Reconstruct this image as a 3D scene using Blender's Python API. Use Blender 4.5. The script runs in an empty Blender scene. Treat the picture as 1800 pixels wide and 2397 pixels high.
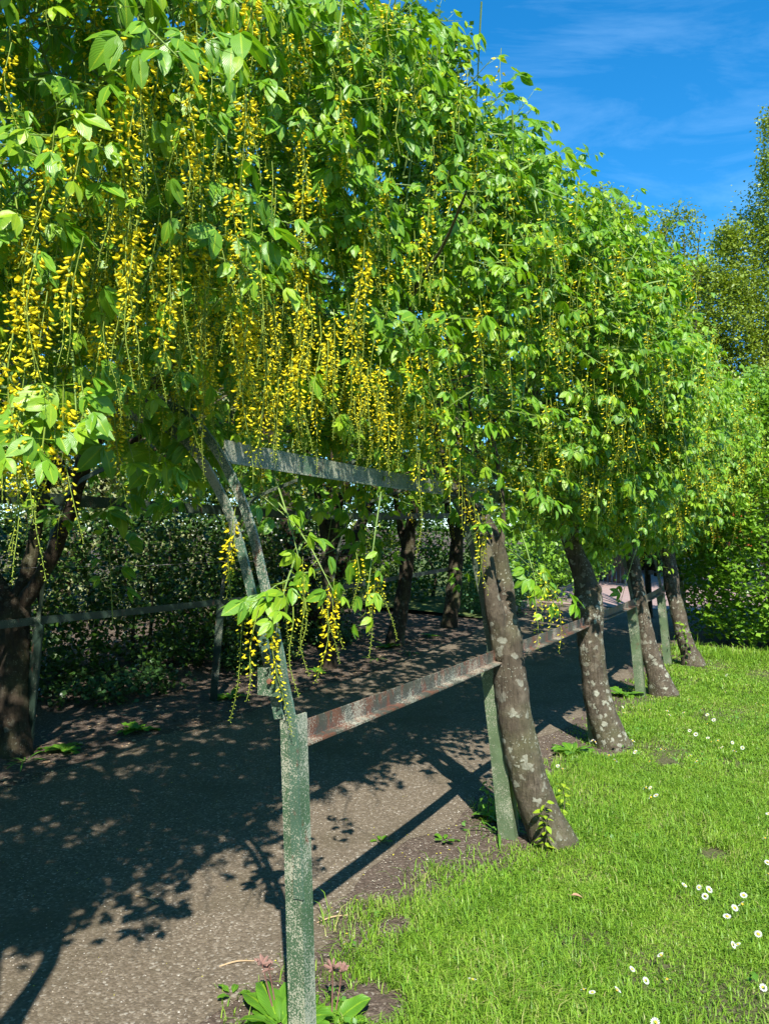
import bpy, math, random
import numpy as np
from mathutils import Matrix, Vector, noise as mnoise

rng = np.random.default_rng(7)
random.seed(7)
sc = bpy.context.scene
COL = sc.collection

# ------------------------------------------------------------------ camera, sky, sun, exposure
PITCH = math.radians(2.4)
CAMZ = 1.6
FOC = 1801.0                      # focal length in photograph pixels (photo 1800 x 2397)
cam_d = bpy.data.cameras.new('camera'); cam = bpy.data.objects.new('camera', cam_d); COL.objects.link(cam)
cam.location = (0, 0, CAMZ); cam.rotation_euler = (math.pi/2 + PITCH, 0, 0)
cam_d.sensor_fit = 'VERTICAL'; cam_d.sensor_height = 36; cam_d.sensor_width = 27
cam_d.lens = 36*FOC/2397; cam_d.clip_end = 600; cam_d.clip_start = 0.02
sc.camera = cam

SUNV = Vector((0.12, -0.92, 1.0)).normalized()        # towards the sun
sun_el = math.asin(SUNV.z); sun_az = math.atan2(SUNV.x, SUNV.y)
world = bpy.data.worlds.new('World'); sc.world = world; world.use_nodes = True
wn = world.node_tree.nodes; wl = world.node_tree.links
wn.clear()
wo = wn.new('ShaderNodeOutputWorld'); bg = wn.new('ShaderNodeBackground')
sky = wn.new('ShaderNodeTexSky'); sky.sky_type = 'NISHITA'; sky.sun_disc = False
sky.sun_elevation = sun_el; sky.sun_rotation = sun_az
sky.air_density = 1.0; sky.dust_density = 0.0; sky.ozone_density = 5.0; sky.altitude = 1200
tc = wn.new('ShaderNodeTexCoord'); mp = wn.new('ShaderNodeMapping')
mp.inputs['Rotation'].default_value = (0.3, 0.25, 0.5)
mp.inputs['Scale'].default_value = (1.6, 4.5, 7.0)
nz = wn.new('ShaderNodeTexNoise'); nz.inputs['Scale'].default_value = 1.5; nz.inputs['Detail'].default_value = 9; nz.inputs['Roughness'].default_value = 0.62
nz.inputs['Distortion'].default_value = 0.6
cr = wn.new('ShaderNodeValToRGB'); cr.color_ramp.elements[0].position = 0.47; cr.color_ramp.elements[1].position = 0.85
cr.color_ramp.elements[1].color = (0.15, 0.15, 0.15, 1)
mx = wn.new('ShaderNodeMix'); mx.data_type = 'RGBA'
mx.inputs[7].default_value = (5.2, 7.6, 9.6, 1)
hs = wn.new('ShaderNodeHueSaturation'); hs.inputs['Saturation'].default_value = 1.3; hs.inputs['Hue'].default_value = 0.492
wl.new(tc.outputs['Generated'], mp.inputs['Vector']); wl.new(mp.outputs[0], nz.inputs['Vector'])
wl.new(nz.outputs['Fac'], cr.inputs[0]); wl.new(cr.outputs[0], mx.inputs[0]); wl.new(sky.outputs[0], hs.inputs['Color'])
wl.new(hs.outputs[0], mx.inputs[6]); wl.new(mx.outputs[2], bg.inputs['Color'])
bg.inputs['Strength'].default_value = 0.15
wl.new(bg.outputs[0], wo.inputs[0])

sl = bpy.data.lights.new('sun', 'SUN'); sun = bpy.data.objects.new('sun', sl); COL.objects.link(sun)
sl.energy = 4.8; sl.angle = math.radians(0.55); sl.color = (1.0, 0.95, 0.87)
sun.rotation_euler = (-SUNV).to_track_quat('-Z', 'Y').to_euler(); sun.location = (3, -10, 14)
sc.view_settings.view_transform = 'Standard'; sc.view_settings.look = 'None'
sc.view_settings.exposure = 0.92; sc.view_settings.gamma = 1; sc.view_settings.use_curve_mapping = False
sc.cycles.max_bounces = 8; sc.cycles.transparent_max_bounces = 4

# ------------------------------------------------------------------ frames and placing
U = np.array([0.459, 0.888]); U = U/np.linalg.norm(U)      # along the tunnel, away from the viewer
N = np.array([-U[1], U[0]])                                # across it, lawn side to hedge side
O = np.array([-0.24, 2.46])                                # foot of the nearest post
def gz(x, y):
    d = np.maximum(0.0, np.asarray(y, float) - 8.5)
    return np.minimum(0.055*d*d/(d+3.0), 3.0)
def P(t, s, z=None):
    x = O[0] + t*U[0] + s*N[0]; y = O[1] + t*U[1] + s*N[1]
    g = gz(x, y)
    return np.stack([x + 0*g, y + 0*g, g + (0 if z is None else z)], -1)
def TS(x, y):
    rx, ry = x - O[0], y - O[1]
    return rx*U[0] + ry*U[1], rx*N[0] + ry*N[1]
def ray(px, py):
    cx = (px-900)/FOC; cy = (1198.5-py)/FOC
    return np.array([cx, math.cos(PITCH) - cy*math.sin(PITCH), math.sin(PITCH) + cy*math.cos(PITCH)])
def at(px, py, y):
    r = ray(px, py); k = y/r[1]
    return np.array([r[0]*k, y, CAMZ + r[2]*k])
def ground(px, py):
    r = ray(px, py); k = 0.5
    for i in range(4000):
        p = r*k
        if CAMZ + p[2] <= gz(p[0], p[1]): break
        k *= 1.003
    return np.array([p[0], p[1], float(gz(p[0], p[1]))])
def project(p):
    x, y, z = p[:, 0], p[:, 1], p[:, 2]-CAMZ
    d = y*math.cos(PITCH) + z*math.sin(PITCH); h = -y*math.sin(PITCH) + z*math.cos(PITCH)
    d = np.where(d < 0.05, 1e9, d)
    return 900 + FOC*x/d, 1198.5 - FOC*h/d, np.where(d > 1e8, -1, d)
def sm(a, b, x):
    k = np.clip((np.asarray(x, float)-a)/(b-a), 0, 1); return k*k*(3-2*k)
def wob(a, b, seed=0.0):                                    # smooth 2-D noise for numpy arrays, about -1..1
    return (np.sin(a*1.7+b*0.9+seed) + np.sin(a*3.1-b*2.3+seed*1.7+1.1)*0.6 + np.sin(-a*5.3+b*4.7+seed*2.3)*0.4
            + np.sin(a*9.1+b*8.3+seed*0.6)*0.25)/1.9

# ------------------------------------------------------------------ objects
def tag(o, label=None, cat=None, group=None, kind=None):
    if label: o['label'] = label
    if cat: o['category'] = cat
    if group: o['group'] = group
    if kind: o['kind'] = kind
    return o
def thing(name, loc, label, cat, group=None):
    o = bpy.data.objects.new(name, None); COL.objects.link(o); o.location = [float(v) for v in loc]
    o.empty_display_size = 0.1
    return tag(o, label, cat, group)
def link(name, me, parent=None, kind=None, loc=None):
    o = bpy.data.objects.new(name, me); COL.objects.link(o)
    if parent is not None: o.parent = parent
    if loc is not None: o.location = loc
    if kind: o['kind'] = kind
    return o
def mesh(name, V, F, mats, col=None, mi=None, smooth=False, off=None):
    """V (n,3); F: list of polygons or (m,3) array"""
    V = np.asarray(V, np.float32).reshape(-1, 3)
    if off is not None: V = V - np.asarray(off, np.float32)
    me = bpy.data.meshes.new(name)
    if isinstance(F, np.ndarray):
        m, k = F.shape
        me.vertices.add(len(V)); me.vertices.foreach_set('co', V.ravel())
        me.loops.add(m*k); me.loops.foreach_set('vertex_index', F.astype(np.int32).ravel())
        me.polygons.add(m); me.polygons.foreach_set('loop_start', np.arange(0, m*k, k, dtype=np.int32))
        me.update(calc_edges=True)
    else:
        me.from_pydata(V.tolist(), [], F); me.update()
    for mt in (mats if isinstance(mats, (list, tuple)) else [mats]): me.materials.append(mt)
    if mi is not None: me.polygons.foreach_set('material_index', np.asarray(mi, np.int32))
    if col is not None:
        a = me.attributes.new('col', 'FLOAT_COLOR', 'POINT')
        c = np.ones((len(V), 4), np.float32); c[:, :col.shape[1]] = col
        a.data.foreach_set('color', c.ravel())
    if smooth: me.polygons.foreach_set('use_smooth', np.ones(len(me.polygons), bool))
    return me
class MB:
    """collects simple solids for one mesh"""
    def __init__(s): s.V = []; s.F = []; s.n = 0
    def add(s, V, F):
        V = np.asarray(V, float)
        s.V.append(V); s.F += [[i+s.n for i in f] for f in F]; s.n += len(V)
    def box(s, c, size, rz=0.0, taper=1.0):
        x, y, z = np.array(size)/2
        v = np.array([[-x,-y,-z],[x,-y,-z],[x,y,-z],[-x,y,-z],[-x*taper,-y*taper,z],[x*taper,-y*taper,z],[x*taper,y*taper,z],[-x*taper,y*taper,z]])
        R = np.array([[math.cos(rz), -math.sin(rz), 0],[math.sin(rz), math.cos(rz), 0],[0,0,1]])
        s.add(v@R.T + np.array(c), [[3,2,1,0],[4,5,6,7],[0,1,5,4],[1,2,6,5],[2,3,7,6],[3,0,4,7]])
    def tube(s, pts, rad, sides=8, caps=True, rough=0.0, seed=0.0, res=None, freq=9.0):
        V, F = tube(pts, rad, sides, caps, rough, seed, res, freq); s.add(V, F)
    def build(s, name, mat, parent=None, off=None, smooth=False, kind=None):
        me = mesh(name, np.concatenate(s.V), s.F, mat, off=off, smooth=smooth)
        return link(name, me, parent, kind)
def catmull(pts, rad, n):
    pts = np.asarray(pts, float); rad = np.asarray(rad, float)
    A = np.column_stack([pts, rad]); m = len(A)
    A = np.vstack([2*A[0]-A[1], A, 2*A[-1]-A[-2]])
    out = []
    for q in np.linspace(0, m-1, n):
        i = min(int(q), m-2); f = q-i
        p0, p1, p2, p3 = A[i], A[i+1], A[i+2], A[i+3]
        out.append(0.5*(2*p1 + (p2-p0)*f + (2*p0-5*p1+4*p2-p3)*f*f + (3*p1-p0-3*p2+p3)*f**3))
    out = np.array(out); out[:, 3] = np.maximum(out[:, 3], 0.0005)
    return out[:, :3], out[:, 3]
def tube(pts, rad, sides=8, caps=True, rough=0.0, seed=0.0, res=None, freq=9.0):
    pts = np.asarray(pts, float)
    rad = np.full(len(pts), rad, float) if np.isscalar(rad) else np.asarray(rad, float)
    if res: pts, rad = catmull(pts, rad, res)
    n = len(pts); T = np.gradient(pts, axis=0); T /= np.linalg.norm(T, axis=1)[:, None] + 1e-9
    ref = np.array([1., 0.13, 0.07]) if abs(T[0, 0]) < 0.9 else np.array([0., 1, 0.1])
    V = []
    a = np.linspace(0, 2*math.pi, sides, endpoint=False)
    for i in range(n):
        b = np.cross(T[i], ref); b /= np.linalg.norm(b); c = np.cross(b, T[i]); ref = c
        ring = np.cos(a)[:, None]*c + np.sin(a)[:, None]*b
        r = np.full(sides, rad[i])
        if rough:
            for k in range(sides):
                q = pts[i] + ring[k]*rad[i]
                r[k] *= 1 + rough*(mnoise.noise(Vector(q*freq*0.55+seed)) + 0.5*mnoise.noise(Vector(q*freq*1.6+seed)) + 0.25*mnoise.noise(Vector(q*freq*4+seed)))
        V.append(pts[i] + ring*r[:, None])
    V = np.concatenate(V); F = []
    for i in range(n-1):
        for k in range(sides):
            k2 = (k+1) % sides
            F.append([i*sides+k, i*sides+k2, (i+1)*sides+k2, (i+1)*sides+k])
    if caps:
        F.append(list(range(sides))[::-1]); F.append([(n-1)*sides+k for k in range(sides)])
    return V, F

# ------------------------------------------------------------------ materials
def mat(name):
    m = bpy.data.materials.new(name); m.use_nodes = True
    nt = m.node_tree; b = nt.nodes['Principled BSDF']; return m, nt, b
def nd(nt, t, **kw):
    n = nt.nodes.new(t)
    for k, v in kw.items():
        if k in n.inputs: n.inputs[k].default_value = v
        else: setattr(n, k, v)
    return n
def coords(nt, kind='Object', scale=None):
    tc = nd(nt, 'ShaderNodeTexCoord'); o = tc.outputs[kind]
    if scale:
        mp = nd(nt, 'ShaderNodeMapping'); mp.inputs['Scale'].default_value = scale
        nt.links.new(o, mp.inputs[0]); o = mp.outputs[0]
    return o
def world_pos(nt, scale=None):
    g = nd(nt, 'ShaderNodeNewGeometry'); o = g.outputs['Position']
    if scale:
        mp = nd(nt, 'ShaderNodeMapping'); mp.inputs['Scale'].default_value = scale
        nt.links.new(o, mp.inputs[0]); o = mp.outputs[0]
    return o
def noise(nt, vec, scale, detail=5, rough=0.55, dist=0.0):
    n = nd(nt, 'ShaderNodeTexNoise'); n.inputs['Scale'].default_value = scale; n.inputs['Detail'].default_value = detail
    n.inputs['Roughness'].default_value = rough; n.inputs['Distortion'].default_value = dist
    nt.links.new(vec, n.inputs['Vector']); return n.outputs['Fac']
def vor(nt, vec, scale, feature='F1', out='Distance'):
    n = nd(nt, 'ShaderNodeTexVoronoi'); n.feature = feature; n.inputs['Scale'].default_value = scale
    nt.links.new(vec, n.inputs['Vector']); return n.outputs[out]
def ramp(nt, fac, stops, interp='LINEAR'):
    r = nd(nt, 'ShaderNodeValToRGB'); e = r.color_ramp.elements; r.color_ramp.interpolation = interp
    while len(e) < len(stops): e.new(0.5)
    for q, (p, c) in zip(e, stops):
        q.position = p; q.color = (c, c, c, 1) if np.isscalar(c) else (*c, 1)
    nt.links.new(fac, r.inputs[0]); return r.outputs[0]
def mix(nt, fac, a, b, blend='MIX'):
    n = nd(nt, 'ShaderNodeMix'); n.data_type = 'RGBA'; n.blend_type = blend
    for sock, v in ((n.inputs[0], fac), (n.inputs[6], a), (n.inputs[7], b)):
        if isinstance(v, (int, float)): sock.default_value = v
        elif isinstance(v, tuple): sock.default_value = (*v, 1)
        else: nt.links.new(v, sock)
    return n.outputs[2]
def math_(nt, op, a, b=0.0):
    n = nd(nt, 'ShaderNodeMath'); n.operation = op
    for sock, v in ((n.inputs[0], a), (n.inputs[1], b)):
        if isinstance(v, (int, float)): sock.default_value = v
        else: nt.links.new(v, sock)
    return n.outputs[0]
def bump(nt, b, h, strength=0.4, dist=0.01):
    n = nd(nt, 'ShaderNodeBump'); n.inputs['Strength'].default_value = strength; n.inputs['Distance'].default_value = dist
    nt.links.new(h, n.inputs['Height']); nt.links.new(n.outputs[0], b.inputs['Normal'])

def leaf_mat(name, c0, c1, c2, trans=0.35, rough=0.42, tcol=None, spec=0.4, vein=True, fine=0.0):
    """c0 dark mature, c1 mid, c2 young leaf; col.r picks; col.g = distance from midrib; col.b = along the leaf"""
    m, nt, b = mat(name)
    a = nd(nt, 'ShaderNodeAttribute'); a.attribute_name = 'col'
    s = nd(nt, 'ShaderNodeSeparateColor'); nt.links.new(a.outputs['Color'], s.inputs[0])
    base = ramp(nt, s.outputs[0], [(0.0, c0), (0.5, c1), (1.0, c2)])
    nzz = noise(nt, world_pos(nt), 3.2, 2)
    base = mix(nt, math_(nt, 'MULTIPLY', nzz, 0.55), base, tuple(np.array(c1)*np.array([1.35, 1.15, 0.8])), 'MIX')
    if vein:
        vm = math_(nt, 'LESS_THAN', s.outputs[1], 0.09)
        base = mix(nt, math_(nt, 'MULTIPLY', vm, 0.45), base, tuple(np.minimum(np.array(c2)*1.5, 0.7)))
        w = nd(nt, 'ShaderNodeTexWave'); w.inputs['Scale'].default_value = 4.2; w.inputs['Distortion'].default_value = 0
        cmb = nd(nt, 'ShaderNodeCombineXYZ')
        nt.links.new(math_(nt, 'SUBTRACT', s.outputs[2], math_(nt, 'MULTIPLY', s.outputs[1], 0.35)), cmb.inputs[0])
        nt.links.new(cmb.outputs[0], w.inputs['Vector'])
        base = mix(nt, math_(nt, 'MULTIPLY', math_(nt, 'GREATER_THAN', w.outputs['Fac'], 0.86), 0.22), base, tuple(np.array(c0)*0.7))
        bump(nt, b, w.outputs['Fac'], 0.25, 0.0015)
    nt.links.new(base, b.inputs['Base Color'])
    b.inputs['Roughness'].default_value = rough; b.inputs['Specular IOR Level'].default_value = spec
    t = nd(nt, 'ShaderNodeBsdfTranslucent')
    tc_ = mix(nt, 1.0, base, tcol or (1.25, 1.25, 0.35), 'MULTIPLY'); nt.links.new(tc_, t.inputs['Color'])
    ms = nd(nt, 'ShaderNodeMixShader'); ms.inputs[0].default_value = trans
    nt.links.new(b.outputs[0], ms.inputs[1]); nt.links.new(t.outputs[0], ms.inputs[2])
    nt.links.new(ms.outputs[0], nt.nodes['Material Output'].inputs[0])
    return m
M = {}
M['lab_leaf'] = leaf_mat('laburnum_leaf', (0.070, 0.215, 0.034), (0.170, 0.380, 0.026), (0.38, 0.54, 0.026), 0.33, 0.34, spec=0.45)
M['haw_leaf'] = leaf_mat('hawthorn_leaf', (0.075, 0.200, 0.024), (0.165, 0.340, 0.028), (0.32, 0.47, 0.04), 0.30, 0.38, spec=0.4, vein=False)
M['hedge_leaf'] = leaf_mat('hedge_leaf', (0.020, 0.055, 0.010), (0.038, 0.095, 0.011), (0.10, 0.19, 0.018), 0.15, 0.36, spec=0.45, vein=False)  # hedge leaves darkened: canopy shade is put into their colour
M['olive_leaf'] = leaf_mat('olive_green_leaf', (0.120, 0.200, 0.024), (0.225, 0.320, 0.034), (0.36, 0.43, 0.06), 0.28, 0.40, vein=False)
M['dark_leaf'] = leaf_mat('dark_tree_leaf', (0.035, 0.095, 0.015), (0.060, 0.150, 0.020), (0.12, 0.24, 0.03), 0.30, 0.42, vein=False)
M['pale_leaf'] = leaf_mat('pale_bush_leaf', (0.14, 0.20, 0.08), (0.30, 0.34, 0.16), (0.52, 0.52, 0.34), 0.25, 0.5, vein=False)
M['blue_leaf'] = leaf_mat('blue_green_leaf', (0.06, 0.17, 0.09), (0.12, 0.27, 0.13), (0.22, 0.36, 0.10), 0.25, 0.45, vein=False)
M['ivy_leaf'] = leaf_mat('ivy_leaf', (0.022, 0.06, 0.018), (0.04, 0.10, 0.025), (0.07, 0.15, 0.03), 0.12, 0.35, vein=False)  # ivy darkened too, with the shade of the bank in its colour
M['prim_leaf'] = leaf_mat('primrose_leaf', (0.06, 0.19, 0.022), (0.11, 0.27, 0.022), (0.24, 0.38, 0.02), 0.25, 0.42)
M['lime_leaf'] = leaf_mat('young_lime_leaf', (0.22, 0.38, 0.03), (0.32, 0.48, 0.03), (0.45, 0.56, 0.04), 0.35, 0.4)
M['weed_leaf'] = leaf_mat('weed_leaf', (0.07, 0.20, 0.03), (0.12, 0.30, 0.04), (0.2, 0.4, 0.05), 0.3, 0.45, vein=False)

def grass_mat():
    m, nt, b = mat('grass_blade')
    a = nd(nt, 'ShaderNodeAttribute'); a.attribute_name = 'col'
    s = nd(nt, 'ShaderNodeSeparateColor'); nt.links.new(a.outputs['Color'], s.inputs[0])
    base = ramp(nt, s.outputs[0], [(0, (0.065, 0.185, 0.020)), (0.40, (0.160, 0.345, 0.026)), (0.75, (0.31, 0.47, 0.05)), (0.93, (0.33, 0.40, 0.10)), (1, (0.45, 0.38, 0.18))])
    base = mix(nt, math_(nt, 'MULTIPLY', noise(nt, world_pos(nt), 1.3, 4), 0.7), base, (0.22, 0.37, 0.03))
    nt.links.new(base, b.inputs['Base Color']); b.inputs['Roughness'].default_value = 0.45; b.inputs['Specular IOR Level'].default_value = 0.35
    t = nd(nt, 'ShaderNodeBsdfTranslucent'); nt.links.new(mix(nt, 1.0, base, (1.2, 1.2, 0.5), 'MULTIPLY'), t.inputs['Color'])
    ms = nd(nt, 'ShaderNodeMixShader'); ms.inputs[0].default_value = 0.3
    nt.links.new(b.outputs[0], ms.inputs[1]); nt.links.new(t.outputs[0], ms.inputs[2])
    nt.links.new(ms.outputs[0], nt.nodes['Material Output'].inputs[0]); return m
M['grass'] = grass_mat()
def flower_mat():
    m, nt, b = mat('laburnum_flower')
    a = nd(nt, 'ShaderNodeAttribute'); a.attribute_name = 'col'
    s = nd(nt, 'ShaderNodeSeparateColor'); nt.links.new(a.outputs['Color'], s.inputs[0])
    base = ramp(nt, s.outputs[0], [(0, (0.22, 0.36, 0.07)), (0.28, (0.48, 0.56, 0.06)), (0.6, (0.84, 0.80, 0.04)), (1, (0.92, 0.76, 0.016))])
    nt.links.new(base, b.inputs['Base Color']); b.inputs['Roughness'].default_value = 0.5; b.inputs['Specular IOR Level'].default_value = 0.3
    t = nd(nt, 'ShaderNodeBsdfTranslucent'); nt.links.new(base, t.inputs['Color'])
    ms = nd(nt, 'ShaderNodeMixShader'); ms.inputs[0].default_value = 0.25
    nt.links.new(b.outputs[0], ms.inputs[1]); nt.links.new(t.outputs[0], ms.inputs[2])
    nt.links.new(ms.outputs[0], nt.nodes['Material Output'].inputs[0]); return m
M['flower'] = flower_mat()
def bark_mat(name, c0, c1, lichen=1.0):
    m, nt, b = mat(name); v = world_pos(nt)
    n1 = noise(nt, v, 14, 8, 0.65); n2 = noise(nt, world_pos(nt, (30, 30, 7)), 1.0, 6, 0.6)
    base = ramp(nt, n1, [(0.25, tuple(np.array(c0)*0.55)), (0.5, c0), (0.75, c1)])
    base = mix(nt, math_(nt, 'MULTIPLY', n2, 0.6), base, tuple(np.array(c0)*0.6))
    base = mix(nt, ramp(nt, noise(nt, world_pos(nt, (60, 60, 8)), 1.0, 8, 0.75), [(0.36, 0.75), (0.5, 0.0)]), base, tuple(np.array(c0)*0.3))
    gr = ramp(nt, noise(nt, v, 3.0, 4), [(0.5, 0.0), (0.7, 0.5)])
    base = mix(nt, gr, base, (0.13, 0.14, 0.06))
    hts = n1
    if lichen:
        warp = nd(nt, 'ShaderNodeVectorMath'); warp.operation = 'ADD'
        nn = nd(nt, 'ShaderNodeTexNoise'); nn.inputs['Scale'].default_value = 22; nt.links.new(v, nn.inputs['Vector'])
        sc_ = nd(nt, 'ShaderNodeVectorMath'); sc_.operation = 'SCALE'; sc_.inputs['Scale'].default_value = 0.075
        nt.links.new(nn.outputs['Color'], sc_.inputs[0]); nt.links.new(v, warp.inputs[0]); nt.links.new(sc_.outputs[0], warp.inputs[1])
        d1 = vor(nt, warp.outputs[0], 15); d2 = vor(nt, warp.outputs[0], 48)
        mask = ramp(nt, noise(nt, v, 2.6, 3), [(0.42, 0.0), (0.6, 1.0)])
        big = math_(nt, 'MULTIPLY', ramp(nt, d1, [(0.27, 1.0), (0.35, 0.0)]), mask)
        small = math_(nt, 'MULTIPLY', ramp(nt, d2, [(0.20, 1.0), (0.27, 0.0)]), ramp(nt, noise(nt, v, 6, 2), [(0.42, 0.0), (0.56, 1.0)]))
        lm = math_(nt, 'MULTIPLY', math_(nt, 'MAXIMUM', big, small), lichen)
        lc = mix(nt, noise(nt, v, 60, 3), (0.27, 0.28, 0.19), (0.54, 0.54, 0.45))
        base = mix(nt, math_(nt, 'MULTIPLY', lm, 0.8), base, lc)
        hts = math_(nt, 'ADD', n1, math_(nt, 'MULTIPLY', lm, 0.15))
    nt.links.new(base, b.inputs['Base Color']); b.inputs['Roughness'].default_value = 0.9; b.inputs['Specular IOR Level'].default_value = 0.2
    crk = noise(nt, world_pos(nt, (55, 55, 9)), 1.0, 8, 0.75)
    bump(nt, b, math_(nt, 'ADD', math_(nt, 'ADD', hts, n2), crk), 1.0, 0.016); return m
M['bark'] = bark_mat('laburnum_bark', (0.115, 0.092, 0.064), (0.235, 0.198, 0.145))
M['bark_shaded'] = bark_mat('shade_toned_bark', (0.060, 0.045, 0.030), (0.115, 0.09, 0.06), 0.3)  # bark for the shaded side, the shade painted into its colour
M['twig'] = bark_mat('twig_bark', (0.15, 0.13, 0.085), (0.28, 0.25, 0.17), 0)
m, nt, b = mat('green_shoot'); b.inputs['Base Color'].default_value = (0.20, 0.30, 0.07, 1); b.inputs['Roughness'].default_value = 0.5; M['shoot'] = m

def metal_mat(name, paint, rust_amt, lichen_amt):
    m, nt, b = mat(name); v = world_pos(nt)
    n1 = noise(nt, v, 9, 6, 0.6)
    base = mix(nt, n1, tuple(np.array(paint)*0.6), tuple(np.array(paint)*1.5))
    rust = ramp(nt, noise(nt, world_pos(nt, (1, 1, 0.45)), 13, 7, 0.7), [(0.60-rust_amt, 0.0), (0.66-rust_amt, 1.0)])
    rc = mix(nt, noise(nt, v, 60, 4), (0.08, 0.032, 0.02), (0.20, 0.085, 0.05))
    base = mix(nt, rust, base, rc)
    sp = noise(nt, v, 190, 3, 0.6, 0.4); zone = noise(nt, v, 5.5, 4, 0.6)
    thr = math_(nt, 'SUBTRACT', sp, math_(nt, 'MULTIPLY', math_(nt, 'SUBTRACT', 0.62, zone), 0.75))
    lm = ramp(nt, thr, [(0.50-lichen_amt, 0.0), (0.56-lichen_amt, 1.0)])
    lc = mix(nt, noise(nt, v, 40, 3), (0.26, 0.26, 0.18), (0.50, 0.49, 0.38))
    base = mix(nt, math_(nt, 'MULTIPLY', lm, 0.85), base, lc)
    nt.links.new(base, b.inputs['Base Color'])
    nt.links.new(ramp(nt, lm, [(0, 0.45), (1, 0.9)]), b.inputs['Roughness'])
    bump(nt, b, math_(nt, 'ADD', lm, rust), 0.35, 0.002); return m
M['post'] = metal_mat('weathered_green_paint', (0.058, 0.110, 0.058), 0.0, 0.13)
M['hoop'] = metal_mat('peeling_green_paint', (0.062, 0.118, 0.075), 0.02, 0.09)
M['post_plain'] = metal_mat('olive_green_paint', (0.095, 0.140, 0.070), 0.0, 0.02)
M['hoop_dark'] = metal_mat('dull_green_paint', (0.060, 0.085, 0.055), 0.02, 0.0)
M['rail'] = metal_mat('rusty_painted_iron', (0.060, 0.060, 0.045), 0.13, 0.035)
M['far_iron'] = metal_mat('shaded_green_paint', (0.028, 0.05, 0.036), 0.0, -0.06)  # same iron on the far side, its paint darkened to stand for shade
m, nt, b = mat('rust'); v = world_pos(nt)
nt.links.new(mix(nt, noise(nt, v, 90, 5), (0.10, 0.04, 0.025), (0.30, 0.13, 0.07)), b.inputs['Base Color']); b.inputs['Roughness'].default_value = 0.9; M['rust'] = m

def ground_mat(name, c_lo, c_mid, c_hi, stone=0.6, bumpd=0.006, tint=None):
    m, nt, b = mat(name); v = world_pos(nt)
    cell = nd(nt, 'ShaderNodeTexVoronoi'); cell.inputs['Scale'].default_value = 95; nt.links.new(v, cell.inputs['Vector'])
    s = nd(nt, 'ShaderNodeSeparateColor'); nt.links.new(cell.outputs['Color'], s.inputs[0])
    n1 = noise(nt, v, 2.2, 6, 0.6); n2 = noise(nt, v, 45, 6, 0.7)
    base = ramp(nt, n2, [(0.28, c_lo), (0.5, c_mid), (0.72, c_hi)])
    base = mix(nt, math_(nt, 'MULTIPLY', n1, 0.5), base, c_lo)
    stones = ramp(nt, s.outputs[0], [(0.0, tuple(np.array(c_lo)*0.8)), (0.4, c_mid), (0.75, c_hi), (0.92, (0.36, 0.31, 0.24)), (1.0, (0.55, 0.51, 0.43))])
    base = mix(nt, math_(nt, 'MULTIPLY', math_(nt, 'GREATER_THAN', s.outputs[1], 0.35), stone), base, stones)
    if tint:
        base = mix(nt, ramp(nt, noise(nt, v, 1.1, 5, 0.6), [(0.5, 0.0), (0.68, 0.75)]), base, tint)
    nt.links.new(base, b.inputs['Base Color']); b.inputs['Roughness'].default_value = 0.95; b.inputs['Specular IOR Level'].default_value = 0.15
    h = math_(nt, 'ADD', math_(nt, 'MULTIPLY', math_(nt, 'SUBTRACT', 1.0, cell.outputs['Distance']), 0.6), n2)
    bump(nt, b, h, 0.8, bumpd); return m
M['path'] = ground_mat('gravel_path', (0.090, 0.071, 0.047), (0.160, 0.128, 0.090), (0.25, 0.205, 0.15), 0.45, tint=(0.11, 0.090, 0.056))
M['soil'] = ground_mat('garden_soil', (0.060, 0.044, 0.033), (0.110, 0.082, 0.062), (0.19, 0.145, 0.113), 0.35, 0.010)  # soil tone lowered to carry some of the canopy's shade
M['lawn'] = ground_mat('lawn_thatch', (0.060, 0.062, 0.028), (0.105, 0.105, 0.045), (0.18, 0.165, 0.085), 0.1, 0.012)
M['far_ground'] = ground_mat('far_ground', (0.07, 0.10, 0.03), (0.11, 0.15, 0.045), (0.16, 0.2, 0.06), 0.1)
m, nt, b = mat('brick_paving'); v = world_pos(nt, (1, 1, 1))
br = nd(nt, 'ShaderNodeTexBrick'); nt.links.new(v, br.inputs['Vector'])
br.inputs['Scale'].default_value = 2.4; br.inputs['Color1'].default_value = (0.30, 0.18, 0.155, 1); br.inputs['Color2'].default_value = (0.38, 0.26, 0.23, 1)
br.inputs['Mortar'].default_value = (0.20, 0.15, 0.13, 1); br.inputs['Mortar Size'].default_value = 0.02
nt.links.new(mix(nt, math_(nt, 'MULTIPLY', noise(nt, v, 1.5, 5), 0.6), br.outputs['Color'], (0.36, 0.28, 0.26)), b.inputs['Base Color'])
b.inputs['Roughness'].default_value = 0.9; M['brick_road'] = m
m, nt, b = mat('pebbles'); oi = nd(nt, 'ShaderNodeAttribute'); oi.attribute_name = 'col'
s = nd(nt, 'ShaderNodeSeparateColor'); nt.links.new(oi.outputs['Color'], s.inputs[0])
nt.links.new(ramp(nt, s.outputs[0], [(0, (0.07, 0.058, 0.045)), (0.45, (0.17, 0.14, 0.10)), (0.8, (0.32, 0.27, 0.20)), (1, (0.58, 0.54, 0.46))]), b.inputs['Base Color'])
b.inputs['Roughness'].default_value = 0.8; M['pebble'] = m
m, nt, b = mat('fallen_bits'); oi = nd(nt, 'ShaderNodeAttribute'); oi.attribute_name = 'col'
s = nd(nt, 'ShaderNodeSeparateColor'); nt.links.new(oi.outputs['Color'], s.inputs[0])
nt.links.new(ramp(nt, s.outputs[0], [(0, (0.10, 0.06, 0.035)), (0.5, (0.25, 0.16, 0.09)), (1, (0.42, 0.32, 0.2))]), b.inputs['Base Color']); b.inputs['Roughness'].default_value = 0.9; M['litter'] = m
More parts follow.
